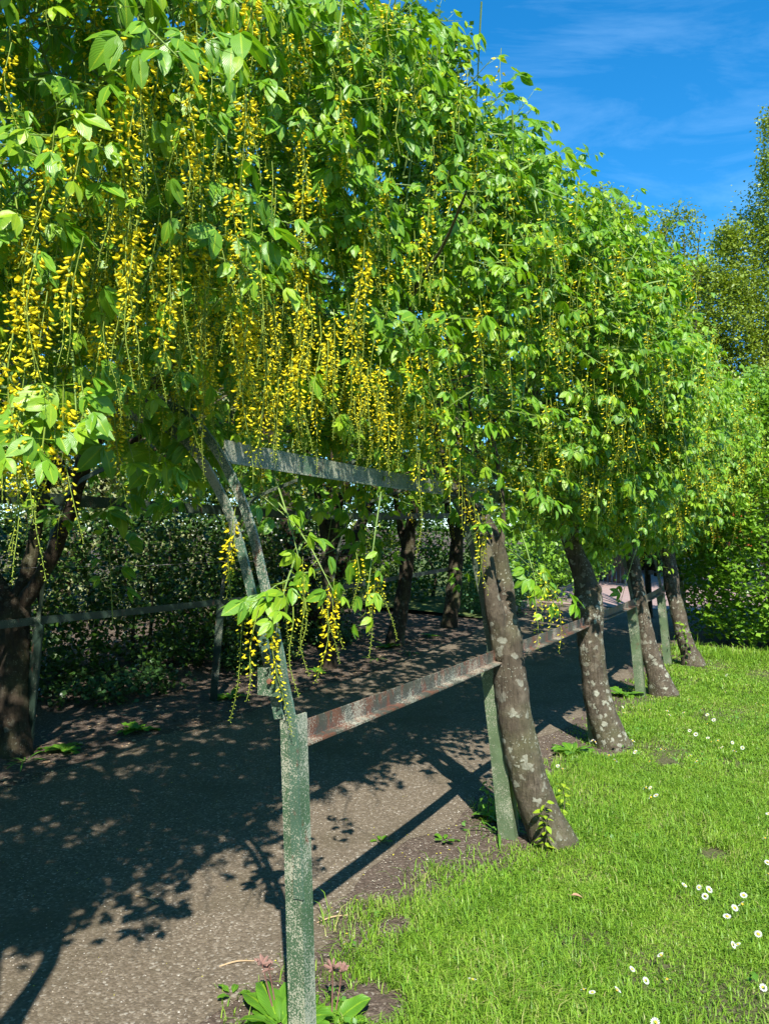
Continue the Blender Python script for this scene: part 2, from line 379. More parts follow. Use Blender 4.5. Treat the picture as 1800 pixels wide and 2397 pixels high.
def flat(name, c, rough=0.6, metal=0.0, spec=0.5, var=0.25, sc_=12):
    m, nt, b = mat(name); v = world_pos(nt)
    nt.links.new(mix(nt, noise(nt, v, sc_, 5), tuple(np.array(c)*(1-var)), tuple(np.array(c)*(1+var))), b.inputs['Base Color'])
    b.inputs['Roughness'].default_value = rough; b.inputs['Metallic'].default_value = metal; b.inputs['Specular IOR Level'].default_value = spec
    M[name] = m; return m
flat('petal_white', (0.80, 0.80, 0.80), 0.7, var=0.06); flat('daisy_yellow', (0.75, 0.48, 0.02), 0.7)
flat('petal_fallen', (0.66, 0.60, 0.05), 0.7); flat('straw', (0.48, 0.34, 0.19), 0.8); flat('pink_wilt', (0.27, 0.15, 0.12), 0.8, sc_=60)
flat('stalk_red', (0.17, 0.075, 0.06), 0.7); flat('dead_leaf', (0.42, 0.24, 0.14), 0.7, sc_=40); flat('orange_paint', (0.80, 0.17, 0.015), 0.35, var=0.05)
flat('yellow_strip', (0.72, 0.50, 0.02), 0.5); flat('grey_panel', (0.42, 0.38, 0.38), 0.5); flat('tyre_rubber', (0.02, 0.02, 0.02), 0.9)
flat('dark_glass', (0.03, 0.035, 0.04), 0.08); flat('rim_metal', (0.4, 0.4, 0.42), 0.35, 0.8); flat('teal_paint', (0.02, 0.22, 0.30), 0.5)
flat('old_board', (0.115, 0.085, 0.07), 0.9, sc_=20); flat('kerb_stone', (0.30, 0.24, 0.19), 0.9); flat('black_paint', (0.015, 0.015, 0.016), 0.5)
flat('white_lamp', (0.75, 0.74, 0.7), 0.3); flat('blossom_white', (0.72, 0.70, 0.66), 0.7); flat('pale_stone', (0.42, 0.36, 0.30), 0.9)  # pale stone: even colour of the pole foot

# ------------------------------------------------------------------ ground, path, lawn, road
def sheet(name, xs, ys, fn, mt, kind='structure'):
    X, Y = np.meshgrid(xs, ys); x, y, z = fn(X, Y)
    V = np.stack([x, y, z], -1).reshape(-1, 3); h, w = X.shape
    i = np.arange(h*w).reshape(h, w)
    F = np.stack([i[:-1, :-1], i[:-1, 1:], i[1:, 1:], i[1:, :-1]], -1).reshape(-1, 4)
    return link(name, mesh(name, V, F, mt, smooth=True), kind=kind)
def small_relief(x, y): return 0.010*wob(x*2.1, y*2.1, 2.0)
def gg(x, y): return gz(x, y) + small_relief(x, y)
sheet('ground', np.concatenate([np.linspace(-150, -9, 20), np.linspace(-8, 9, 140), np.linspace(10, 150, 20)]),
      np.concatenate([np.linspace(-60, -3, 10), np.linspace(-2, 14, 140), np.linspace(15, 60, 40), np.linspace(65, 260, 16)]),
      lambda X, Y: (X, Y, gg(X, Y) - 0.004 + 0.20*sm(4.4, 5.8, TS(X, Y)[1])*sm(12, 9, TS(X, Y)[0])), M['soil'])
def path_fn(T, Q):
    lo = 0.42 + 0.12*wob(T*1.5, 0*T, 4.0); hi = 3.25 + 0.12*wob(T*1.3, 0*T, 9.0)
    s = lo + (hi-lo)*Q
    p = P(T, s); return p[..., 0], p[..., 1], gg(p[..., 0], p[..., 1]) + 0.004*sm(0, .06, Q)*sm(1, .94, Q) - 0.002
sheet('path', np.linspace(-4, 14.5, 190), np.linspace(0, 1, 40), path_fn, M['path'])
def lawn_edge(t): return 0.10 + 0.12*wob(t*1.6, 0*t, 1.0) - 0.10*sm(1.0, 2.0, t)
def lawn_fn(T, Q):
    s = lawn_edge(T) - 0.25 - 14*Q**1.5
    p = P(T, s); return p[..., 0], p[..., 1], gg(p[..., 0], p[..., 1]) + 0.006 - 0.008*sm(.02, 0, Q)
sheet('lawn', np.linspace(-7, 9.8, 150), np.linspace(0, 1, 60), lawn_fn, M['lawn'])
def road_fn(T, Q):
    s = 3.4 - Q*(5.2 + 0.25*(T-14.5)); p = P(T, s + 0.0*(T-14)); return p[..., 0], p[..., 1], gg(p[..., 0], p[..., 1]) + 0.012
sheet('brick_road', np.linspace(14.3, 44, 60), np.linspace(0, 1, 14), road_fn, M['brick_road'])
def verge_fn(T, Q):
    s = 3.55 + 6*Q; p = P(T, s); return p[..., 0], p[..., 1], gg(p[..., 0], p[..., 1]) + 0.02 + 0.25*Q
sheet('verge', np.linspace(11.5, 40, 60), np.linspace(0, 1, 12), verge_fn, M['far_ground'])

# ------------------------------------------------------------------ templates and instancing
def rot_to(fwd, up):
    f = fwd/np.linalg.norm(fwd, axis=-1, keepdims=True)
    y = np.cross(up, f); y /= np.linalg.norm(y, axis=-1, keepdims=True) + 1e-9
    z = np.cross(f, y)
    return np.stack([f, y, z], -1)
def instance(temps, tid, R, loc, scale):
    Vs, Fs, Cs, n = [], [], [], 0
    for k, (V, F, C) in enumerate(temps):
        w = np.where(tid == k)[0]
        if not len(w): continue
        X = np.einsum('nij,vj->nvi', R[w], V)*scale[w][:, None, None] + loc[w][:, None, :]
        Vs.append(X.reshape(-1, 3)); nv = len(V)
        Fs.append((F[None] + (np.arange(len(w))*nv)[:, None, None] + n).reshape(-1, 3)); n += nv*len(w)
        Cs.append(np.tile(C, (len(w), 1)))
    return np.concatenate(Vs), np.concatenate(Fs), np.concatenate(Cs)
def leaflet(L, W, n, fold, curl, tint, r, wavy=0.0, tipw=0.5):
    """blade along +x with a folded midrib; (V,F,C)"""
    xs = np.linspace(0, 1, n+1); V = []; C = []
    for i, q in enumerate(xs):
        w = W/2*(math.sin(math.pi*min(1, q)**0.8)**0.75 if 0 < q < 1 else 0.02)
        zc = -curl*L*q*q
        wv = wavy*L*r.normal()
        V += [[L*q, w, zc + fold*w + wv], [L*q, 0, zc], [L*q, -w, zc + fold*w - wv]]
        C += [[tint, 1, q], [tint, 0, q], [tint, 1, q]]
    F = []
    for i in range(n):
        a = 3*i
        for k in (0, 1):
            F += [[a+k, a+k+3, a+k+4], [a+k, a+k+4, a+k+1]] if k == 0 else [[a+k, a+k+3, a+k+4], [a+k, a+k+4, a+k+1]]
    V = np.array(V, float); F = np.array(F)
    # drop degenerate tip and base triangles by merging their three points
    V[0] = V[2] = V[1]; V[-3] = V[-1] = V[-2]
    keep = [f for f in F if len({tuple(np.round(V[i], 6)) for i in f}) == 3]
    return V, np.array(keep)[:, ::-1], np.array(C, float)
def rotm(ax, a):
    return np.array(Matrix.Rotation(a, 3, ax))
def join(parts):
    V, F, C, n = [], [], [], 0
    for v, f, c in parts:
        V.append(v); F.append(f+n); C.append(c); n += len(v)
    return np.concatenate(V), np.concatenate(F), np.concatenate(C)
def trifoliate(r, n, young=False):
    L = r.uniform(0.066, 0.097)*(0.66 if young else 1); tint = np.clip(r.normal(0.36, 0.24), 0, 0.85) if not young else r.uniform(0.8, 1.0)
    droop = r.uniform(0.35, 0.95); pl = r.uniform(0.05, 0.075)
    parts = []
    ph = 0.0015 if n > 3 else 0.002
    pv = np.array([[0, ph, 0], [0, -ph, 0], [pl, 0, -0.004], [0, 0, -ph*1.5]])
    if n > 2: parts.append((pv, np.array([[0, 1, 2], [1, 3, 2], [3, 0, 2]]), np.tile([[0.9, 1, 0]], (4, 1))))
    for k, a in enumerate((0, 1.05, -1.05)):
        l = L*(1 if k == 0 else r.uniform(0.85, 0.95))
        V, F, C = leaflet(l, l*r.uniform(0.42, 0.54), n, r.uniform(0.05, 0.35), r.uniform(0.05, 0.3), tint + r.normal()*0.04, r, 0.012 if n > 3 else 0)
        Rm = rotm('Z', a + r.normal()*0.12) @ rotm('Y', droop*(1 if k == 0 else r.uniform(0.7, 1.2)) + r.normal()*0.08) @ rotm('X', r.normal()*0.25)
        parts.append((V@Rm.T + np.array([pl, 0, -0.004]), F, C))
    return join(parts)
rt = np.random.default_rng(11)
TRI_HI = [trifoliate(rt, 5) for _ in range(11)] + [trifoliate(rt, 4, True) for _ in range(3)]
TRI_LO = [trifoliate(rt, 3) for _ in range(11)] + [trifoliate(rt, 3, True) for _ in range(3)]
NMAT = 11
TRI_XLO = [trifoliate(rt, 2) for _ in range(11)] + [trifoliate(rt, 2, True) for _ in range(3)]
def floret(r, L, W, tint, open_):
    """keeled pea flower along +x, standard petal turned up when open"""
    k = 3; a = np.array([math.pi/2, math.pi*1.17, math.pi*1.83])
    V = [[0, 0, 0]]
    for q, w, dz in ((0.35, 0.85, -0.10), (0.72, 1.0, -0.10)):
        for j in range(3): V.append([L*q, W/2*w*math.cos(a[j]), W/2*w*math.sin(a[j]) + dz*L])
    V.append([L, 0, 0.10*L])
    F = []
    for j in range(3):
        j2 = (j+1) % 3
        F += [[0, 1+j2, 1+j], [1+j, 1+j2, 4+j2], [1+j, 4+j2, 4+j], [4+j, 4+j2, 7]]
    C = [[tint]]*8
    if open_:
        s = L*0.55; n = len(V)
        V += [[0.12*L, 0, 0.05*L], [0.25*L, s*0.75, s*0.55], [0.30*L, 0, s*1.05], [0.25*L, -s*0.75, s*0.55]]
        F += [[n, n+1, n+2], [n, n+2, n+3]]; C = C + [[min(1, tint+0.05)]]*4
    return np.array(V, float), np.array(F), np.array([[c[0], 1, 0] for c in C])
def raceme(r, lo, Lr=None):
    Lr = Lr or r.uniform(0.20, 0.36); ripe = r.uniform(0.05, 0.70) if not lo else r.uniform(0.15, 0.9); n = int((46 if not lo else 22)*Lr/0.25)
    parts = []; bend = r.normal(0, 0.10, 2)
    def axis(q): return np.array([bend[0]*Lr*(q**2)+0.01*math.sin(q*6+bend[1]*20), bend[1]*Lr*q**2, -Lr*q])
    ns = 7 if not lo else 4; qs = np.linspace(0, 1, ns); pts = np.array([axis(q) for q in qs])
    V, F = tube(pts, np.linspace(0.0019, 0.0008, ns)*(1 if not lo else 1.0), 3, False)
    F = np.array([[f[0], f[1], f[2]] for f in F] + [[f[0], f[2], f[3]] for f in F])
    parts.append((V, F, np.tile([[0.12, 1, 0]], (len(V), 1))))
    th = r.uniform(0, 6)
    for i in range(n):
        q = 0.10 + 0.90*(i/(n-1)); p = axis(q)
        th += 2.399 + r.normal()*0.3
        age = np.clip((ripe + 0.15 - q)*2.2 + 0.35 + r.normal()*0.12, 0, 1)
        L = 0.0055 + 0.0130*age*r.uniform(0.85, 1.1); ped = (0.004 + 0.011*age)*(1-0.3*q)
        out = np.array([math.cos(th), math.sin(th), r.uniform(-0.7, 0.1)]); out /= np.linalg.norm(out)
        q0 = p + out*ped
        if not lo:
            s = 0.0007; side = np.cross(out, [0, 0, 1]); side /= np.linalg.norm(side)+1e-9
            V = np.array([p+side*s, p-side*s, q0]); parts.append((V, np.array([[0, 1, 2]]), np.tile([[0.15, 1, 0]], (3, 1))))
        tint = 0.24 + 0.76*age*r.uniform(0.85, 1)
        if lo:
            Lb, Wb = L*1.15, L*0.5
            V = np.array([[0, 0, 0], [Lb*0.55, Wb/2, 0], [Lb*0.55, -Wb/2, 0], [Lb*0.6, 0, -Wb*0.6], [Lb, 0, 0.1*Lb]])
            F = np.array([[0, 2, 1], [1, 2, 4], [0, 1, 3], [1, 4, 3]]); C = np.tile([[tint, 1, 0]], (5, 1))
        else:
            V, F, C = floret(r, L, L*0.44, tint, age > 0.9 and r.random() < 0.5)
        d = out + np.array([0, 0, -0.25]) + r.normal(size=3)*0.15
        parts.append((V@rot_to(d, np.array([0, 0, 1.0])).T + q0, F, C))
    return join(parts)
RAC_HI = [raceme(rt, False) for _ in range(9)] + [raceme(rt, False, 0.36)]
RAC_LO = [raceme(rt, True) for _ in range(8)]

# ------------------------------------------------------------------ laburnum canopy: shoots over the tunnel's profile
PN = np.array([(.62, 2.02), (.30, 2.28), (.12, 2.9), (.05, 3.6), (.30, 4.25), (1.1, 4.5), (1.95, 4.55), (2.9, 4.5), (3.9, 4.3), (4.5, 3.5), (4.45, 2.6), (4.2, 2.05)])
PF = np.array([(.18, 1.72), (-.30, 2.02), (-.62, 2.7), (-.62, 3.3), (-.25, 3.88), (.8, 4.30), (1.95, 4.45), (2.9, 4.4), (3.9, 4.2), (4.6, 3.6), (4.55, 2.7), (4.2, 2.1)])
def profile(t, q):
    """q in 0..11 along the section from the lawn-side hem over the top to the hedge-side hem -> s, z, outward normal"""
    t = np.asarray(t, float); q = np.asarray(q, float)
    k = sm(0.6, 3.4, t)[..., None]
    i = np.clip(q.astype(int), 0, 10); f = (q-i)[..., None]
    pt = lambda j: PN[j]*(1-k) + PF[j]*k
    a, b_ = pt(i), pt(i+1)
    p = a*(1-f) + b_*f
    tan0 = pt(np.clip(i+1, 0, 11)) - pt(np.clip(i-0, 0, 11))
    nrm = np.stack([-tan0[..., 1], tan0[..., 0]], -1); nrm /= np.linalg.norm(nrm, axis=-1, keepdims=True)
    hump = 0.20*wob(t*1.35, q*0.9, 3.3) + 0.10*wob(t*3.1, q*1.7, 8.0)
    endk = sm(6.5, 9.5, t)*np.exp(-((q-2.2)/1.6)**2)*0.30
    wall = sm(10.9, 9.8, t)
    hump = hump*np.where(q > 3.2, 1.0, 0.6 + 0.4*sm(0.5, 2.0, t))
    p = p + nrm*(hump + endk)[..., None]
    return p[..., 0], p[..., 1], nrm
def hem(t):                                                # extra height of the lawn-side hem
    return 0.10*wob(t*2.3, t*0.7, 5.0)
shoots = []      # origin, direction, length, nleaf, kindflag
def add_shoots(n, q0, q1, t0, t1, inner, r, up=0.0, lmin=.22, lmax=.5, leaves=(5, 9)):
    t = r.uniform(t0, t1, n); q = r.uniform(q0, q1, n)
    s, z, nr = profile(t, q)
    dep = np.abs(r.normal(0, inner, n)) + 0.02
    s = s - nr[:, 0]*dep; z = z - nr[:, 1]*dep + hem(t)*(q < 2)
    # clumps and gaps
    keep = (wob(t*2.6 + s*1.3, z*2.9, 2.0) > -0.50) & ~((q < 1.7) & (t < 3.0) & (r.random(n) < .5)) & ~((q < 1.9) & (np.abs(t - 2.0) < .6) & (s < .6) & (r.random(n) < .75))
    outv = np.stack([N[0]*nr[:, 0], N[1]*nr[:, 0], nr[:, 1]], -1)
    d = outv*0.8 + r.normal(0, 0.55, (n, 3)) + np.array([0, 0, up]) + np.array([0.0, -0.25, 0])
    d[:, 2] -= 0.15*(q < 3)
    d /= np.linalg.norm(d, axis=1)[:, None]
    pos = P(t, s, z); L = r.uniform(lmin, lmax, n); pos = pos - d*L[:, None]*0.55
    for i in np.where(keep)[0]:
        shoots.append((pos[i], d[i], L[i], r.integers(*leaves), t[i], s[i], q[i]))
r2 = np.random.default_rng(21)
add_shoots(900, 0.0, 3.4, -3.2, 1.4, 0.18, r2)
add_shoots(800, 0.0, 4.6, -3.2, 1.4, 0.45, r2)
add_shoots(1350, 0.0, 4.3, 1.2, 5.2, 0.16, r2)
add_shoots(800, 0.0, 4.3, 1.2, 5.2, 0.45, r2)
add_shoots(1450, 0.0, 4.6, 5.0, 10.5, 0.16, r2)
add_shoots(700, 0.0, 4.5, 5.0, 10.5, 0.45, r2)
add_shoots(900, 3.3, 8.2, -3.6, 10.6, 0.40, r2)
add_shoots(1700, 3.0, 8.4, -3.8, 10.6, 1.0, r2)
add_shoots(1300, 0.3, 11.0, -8.5, -3.0, 0.5, r2, lmin=.3, lmax=.7, leaves=(7, 11))  # canopy continued out of view, added to block sky light
add_shoots(1100, 7.6, 11.0, -3.2, 10.5, 0.3, r2)
add_shoots(120, 2.6, 4.8, 0.3, 10.5, 0.08, r2, up=0.9, lmin=.35, lmax=.85, leaves=(7, 12))
# the far end of the canopy closes over the path
for i in range(170):
    s = r2.uniform(-0.6, 3.9); z = r2.uniform(2.5, 4.5); t = 10.5 + r2.normal()*0.25
    d = np.array([U[0]*.5, U[1]*.5, 0]) + r2.normal(0, .6, 3); d /= np.linalg.norm(d)
    shoots.append((P(t, s, z), d, r2.uniform(.25, .5), r2.integers(5, 9), t, s, 6.0))
for i in range(330):
    t = r2.uniform(-1.9, 10.0); q = r2.uniform(.7, 3.9); s, z, nr = profile(np.array([t]), np.array([q])); s, z, nr = s[0], z[0], nr[0]
    s += nr[0]*.05; z += nr[1]*.05; d = np.array([N[0]*nr[0], N[1]*nr[0], nr[1]*.6]) + r2.normal(0, .45, 3); d /= np.linalg.norm(d); L = r2.uniform(.2, .42)
    shoots.append((P(t, s, z) - d*L*.6, d, L, r2.integers(6, 10), t, s, 2.0))
def spray(px0, py0, y0, px1, py1, y1, nl):                 # single shoots the photograph shows apart from the mass
    a, b_ = at(px0, py0, y0), at(px1, py1, y1); L = np.linalg.norm(b_-a)
    t, s = TS(a[0], a[1]); shoots.append((a, (b_-a)/L, L, nl, float(t), float(s), 20.0))
for args in [(700, 1345, 2.72, 585, 1375, 2.44, 8), (690, 1310, 2.7, 650, 1400, 2.42, 6), (690, 1225, 2.8, 780, 1340, 2.58, 7), (655, 1150, 2.8, 700, 1270, 2.62, 5), (880, 1230, 3.2, 855, 1400, 3.1, 8), (560, 1130, 2.9, 690, 1190, 2.75, 4),
             (1210, 1300, 4.3, 1310, 1370, 4.0, 9), (1230, 1280, 4.3, 1270, 1400, 4.05, 6), (1110, 1190, 4.2, 1070, 1090, 3.9, 8), (1120, 1240, 4.1, 1170, 1180, 3.9, 7),
             (60, 900, 1.9, 40, 985, 1.62, 8), (130, 880, 1.95, 130, 960, 1.68, 8), (170, 830, 1.95, 180, 905, 1.72, 7), (20, 870, 1.9, 90, 1010, 1.66, 7),
             (480, 560, 2.35, 600, 500, 2.02, 10), (500, 600, 2.3, 640, 610, 2.05, 8), (300, 60, 1.9, 420, 20, 1.5, 8), (430, 90, 1.9, 500, 10, 1.52, 7), (930, 760, 3.2, 1120, 700, 2.95, 11),
             (950, 830, 3.2, 1060, 790, 3.0, 8), (1090, 330, 4.3, 1200, 170, 4.2, 12), (1120, 380, 4.4, 1230, 230, 4.3, 10), (1160, 340, 4.6, 1250, 290, 4.6, 8), (930, 220, 3.4, 1010, 110, 3.2, 8),
             (1560, 1290, 9.2, 1620, 1250, 8.9, 8), (1500, 1290, 8.0, 1560, 1320, 7.8, 6), (1480, 1310, 7.6, 1450, 1400, 7.6, 5), (1330, 370, 6.4, 1385, 350, 6.3, 6)]:
    spray(*args)
print('shoots', len(shoots))

# trees that own them: position along the tunnel, side
TREES = [  # name t, side(0 lawn, 1 hedge), label
    (-1.6, 0, 'nearest laburnum canopy, its flowering boughs hanging in over the gravel from the upper left'),
    (2.25, 0, 'laburnum with a forked lichen-spotted trunk leaning beside the pointed green post at the lawn edge'),
    (4.45, 0, 'laburnum with a swollen knotted trunk, second from the front along the lawn'),
    (6.70, 0, 'laburnum with a scarred hollowed lower trunk, third along the lawn edge'),
    (8.80, 0, 'laburnum with ivy at its foot, last on the lawn side beside the clipped hawthorn'),
    (2.15, 1, 'shaded laburnum forking into three dark limbs on the hedge side of the path'),
    (6.40, 1, 'slim dark laburnum on the hedge side seen past the nearest hoop'),
    (8.55, 1, 'dark laburnum with a curved sunlit foot on the hedge side of the path'),
    (10.7, 1, 'farthest laburnum on the hedge side, its trunk beside the last shaded post'),
]
own_t = np.array([x[0] for x in TREES]); own_s = np.array([0.0 if x[1] == 0 else 3.9 for x in TREES])
SH_t = np.array([s[4] for s in shoots]); SH_s = np.array([s[5] for s in shoots])
jit = r2.normal(0, 0.25, (len(shoots), 2))
D = np.abs(SH_t[:, None] + jit[:, :1] - own_t) + 1.2*np.abs(SH_s[:, None] + jit[:, 1:] - own_s)
SH_tree = D.argmin(1)

lf_loc, lf_f, lf_up, lf_sc, lf_young, lf_tree = [], [], [], [], [], []
rc_loc, rc_tree, rc_len, rc_sc = [], [], [], []
twV, twF, twTree = {}, {}, {}
tw_acc = {k: MB() for k in range(len(TREES))}
for i, (p, d, L, nl, t, s, q) in enumerate(shoots):
    tr = SH_tree[i]; nl = int(nl)
    sag = -0.35*L if d[2] < 0.5 else -0.1*L
    mid = p + d*L*0.5 + np.array([0, 0, sag*0.15]); end = p + d*L + np.array([0, 0, sag*0.55])
    dist = np.linalg.norm(p - np.array([0, 0, CAMZ]))
    th = 0.0035 if dist < 4 else 0.0045
    if dist < 7 or i % 2: tw_acc[tr].tube([p - d*0.15, p, mid, end], [th*1.2, th, th*0.75, th*0.35], 3 if dist > 3.2 else 5, False)
    side = np.cross(d, [0, 0, 1.0]); side /= np.linalg.norm(side) + 1e-6
    for k in range(nl):
        f = 0.12 + 0.88*(k+1)/nl + r2.normal()*0.03
        a = (1-f)**2*p + 2*f*(1-f)*mid + f*f*end
        sg = 1 if k % 2 else -1
        fw = d*(0.35 + 0.5*f) + side*sg*(0.85 - 0.35*f) + r2.normal(0, 0.28, 3); fw[2] = fw[2]*0.5 - 0.05
        up = np.array([-0.45*N[0] + 0.05, -0.45*N[1] - 0.35, 0.85]) + r2.normal(0, 0.20 if q < 4 else 0.35, 3)
        yg = (k >= nl-2 and r2.random() < 0.55)
        lf_loc.append(a); lf_f.append(fw); lf_up.append(up); lf_young.append(yg); lf_tree.append(tr)
        lf_sc.append((1.12 if q == 20.0 else 1.0)*r2.uniform(0.62, 1.25)*(1.0 if k < nl-1 else 0.8)*(1.10 if t > 4 else 1.0)*(1.25 if 7.6 < q < 19 and t > -2 else 1.75 if (4.5 < q < 19 or t < -2.8) else (1.35 if s > 0.55 and q != 20.0 else 1.0)))
    # racemes hang from the older wood of the shoot
    shell = q < 3.6 or q == 20.0
    nr_ = r2.poisson(.85 if shell and t < 1.8 else (.85 if shell and t < 5 else (1.1 if shell else 0.30)))
    if q > 3.5 and q != 20.0 and q < 8.2: nr_ = r2.poisson(0.42)
    if q == 20.0: nr_ = int(nl > 6) + int(r2.random() < 0.5)
    for k in range(nr_):
        f = r2.uniform(0.1, 1.0) if shell else r2.uniform(-0.2, .75); a = p + d*L*f + r2.normal(0, 0.03, 3) - np.array([N[0], N[1], 0])*(r2.uniform(.0, .13) if shell and q != 20.0 else 0)
        rc_loc.append(a); rc_tree.append(tr); rc_sc.append(r2.uniform(0.8, 1.2))
# hanging fringe of racemes along the lawn-side hem and under the roof
r3 = np.random.default_rng(31)
for k in range(1150):
    t = r3.uniform(-1.6, 9.8) if k % 2 == 0 else r3.uniform(-1.4, 3.4); q = r3.uniform(0, 1.7); s, z, nr = profile(np.array([t]), np.array([q]))
    if abs(t-2.0) < .55 and r3.random() < .75: continue
    s = s[0] + r3.normal(.10, .20) - (.16 if t > 2.6 else 0); z = z[0] + hem(t) + r3.uniform(0.02, 0.40)
    tr = int(np.argmin(np.abs(t-own_t[:5]))); rc_loc.append(P(t, s, z)); rc_tree.append(tr); rc_sc.append(r3.uniform(.8, 1.25))
for k in range(420):
    t = r3.uniform(-1.5, 10.2); s = r3.uniform(0.5, 3.8); z = 2.75 + r3.normal()*0.3
    tr = int(np.argmin(np.abs(t-own_t) + 1.2*np.abs(s-own_s))); rc_loc.append(P(t, s, z)); rc_tree.append(tr); rc_sc.append(r3.uniform(.8, 1.2))
for k in range(230):
    t = r3.uniform(-.9, 2.0); s = r3.uniform(.02, .42); z = 2.36 + r3.normal()*.13 - .12*sm(.5, 1.8, t)
    rc_loc.append(P(t, s, z)); rc_tree.append(0 if t < .4 else 1); rc_sc.append(r3.uniform(.85, 1.3))
for (px, py, y) in [(70, 1010, 1.66), (95, 1000, 1.68), (45, 1020, 1.64), (250, 730, 1.9), (240, 720, 1.95), (30, 780, 1.62), (60, 600, 1.7), (110, 680, 1.75), (720, 1345, 2.6), (755, 1370, 2.62), (770, 1400, 2.64), (865, 1370, 3.1),
                    (880, 1330, 3.2), (600, 1420, 2.44), (640, 1430, 2.42), (575, 1410, 2.5), (680, 1420, 2.41), (545, 1190, 2.55), (555, 1230, 2.55), (1300, 1370, 4.0), (1310, 1400, 4.0), (1120, 1200, 3.95), (1130, 1190, 3.95),
                    (1135, 1230, 3.92), (1110, 1170, 3.97), (1125, 1260, 3.93), (1290, 1120, 5.5), (1300, 1130, 5.5), (320, 120, 1.95), (340, 130, 1.9), (440, 300, 2.0), (460, 370, 2.05), (580, 190, 2.2), (590, 210, 2.25),
                    (1050, 1080, 3.9), (1080, 1110, 3.9), (1140, 1100, 4.0), (970, 540, 3.3), (980, 560, 3.3), (990, 590, 3.3)]:
    a = at(px, py, y); t, s = TS(a[0], a[1]); tr = int(np.argmin(np.abs(float(t)-own_t[:5])))
    rc_loc.append(a); rc_tree.append(tr); rc_sc.append(r3.uniform(.95, 1.2))

lf_loc = np.array(lf_loc); lf_R = rot_to(np.array(lf_f), np.array(lf_up)); lf_sc = np.array(lf_sc); lf_tree = np.array(lf_tree); lf_young = np.array(lf_young)
nL = len(lf_loc); lf_tid = np.where(lf_young, r2.integers(NMAT, 14, nL), r2.integers(0, NMAT, nL))
cd = np.linalg.norm(lf_loc - np.array([0, 0, CAMZ]), axis=1)
ok = (cd > 0.95) & ~((lf_loc[:, 1] < 0) & (np.abs(lf_loc[:, 0]) < 0.6))                                            # nothing pokes into the lens
lf_loc, lf_R, lf_sc, lf_tree, lf_tid, cd = lf_loc[ok], lf_R[ok], lf_sc[ok], lf_tree[ok], lf_tid[ok], cd[ok]; nL = len(lf_loc)
rc_loc = np.array(rc_loc); rc_tree = np.array(rc_tree); rc_sc = np.array(rc_sc); nR = len(rc_loc)
cdr = np.linalg.norm(rc_loc - np.array([0, 0, CAMZ]), axis=1); ok = cdr > 1.15
rc_loc, rc_tree, rc_sc, cdr = rc_loc[ok], rc_tree[ok], rc_sc[ok], cdr[ok]; nR = len(rc_loc)
ang = r3.uniform(0, 2*math.pi, nR); tilt = r3.normal(0, 0.05, (nR, 2))
rc_R = rot_to(np.stack([np.cos(ang), np.sin(ang), 0*ang], -1), np.stack([tilt[:, 0], tilt[:, 1], 1+0*ang], -1))
rc_hi = cdr < 3.4; lf_hi = cd < 4.2
rc_tid = np.where(rc_hi, r3.integers(0, len(RAC_HI), nR), r3.integers(0, len(RAC_LO), nR))
print('leaves', nL, 'racemes', nR)

# which of them show: a coarse item buffer from the camera
def item_buffer():
    pts, ids = [], []
    for k in range(14):
        V = TRI_LO[k][0]; V = np.concatenate([V, V[TRI_LO[k][1]].mean(1)])
        w = np.where(lf_tid == k)[0]
        X = np.einsum('nij,vj->nvi', lf_R[w], V)*lf_sc[w][:, None, None] + lf_loc[w][:, None]
        pts.append(X.reshape(-1, 3)); ids.append(np.repeat(w, len(V)))
    q = np.linspace(0.05, 1, 14)
    X = rc_loc[:, None, :] + np.stack([0*q, 0*q, -0.25*q], -1)[None]*rc_sc[:, None, None]
    pts.append(X.reshape(-1, 3)); ids.append(np.repeat(np.arange(nR)+nL, 14))
    pts = np.concatenate(pts); ids = np.concatenate(ids)
    x, y, d = project(pts)
    okk = (d > 0) & (x >= 0) & (x < 1800) & (y >= 0) & (y < 2397)
    cell = ((y[okk]//9).astype(int)*200 + (x[okk]//9).astype(int)); dd = d[okk]; ii = ids[okk]
    o = np.lexsort((dd, cell)); cell, ii = cell[o], ii[o]
    first = np.concatenate([[True], cell[1:] != cell[:-1]])
    return np.bincount(ii[first], minlength=nL+nR)
rc_h = r3.random(nR); score = item_buffer(); lf_score, rc_score = score[:nL], score[nL:]

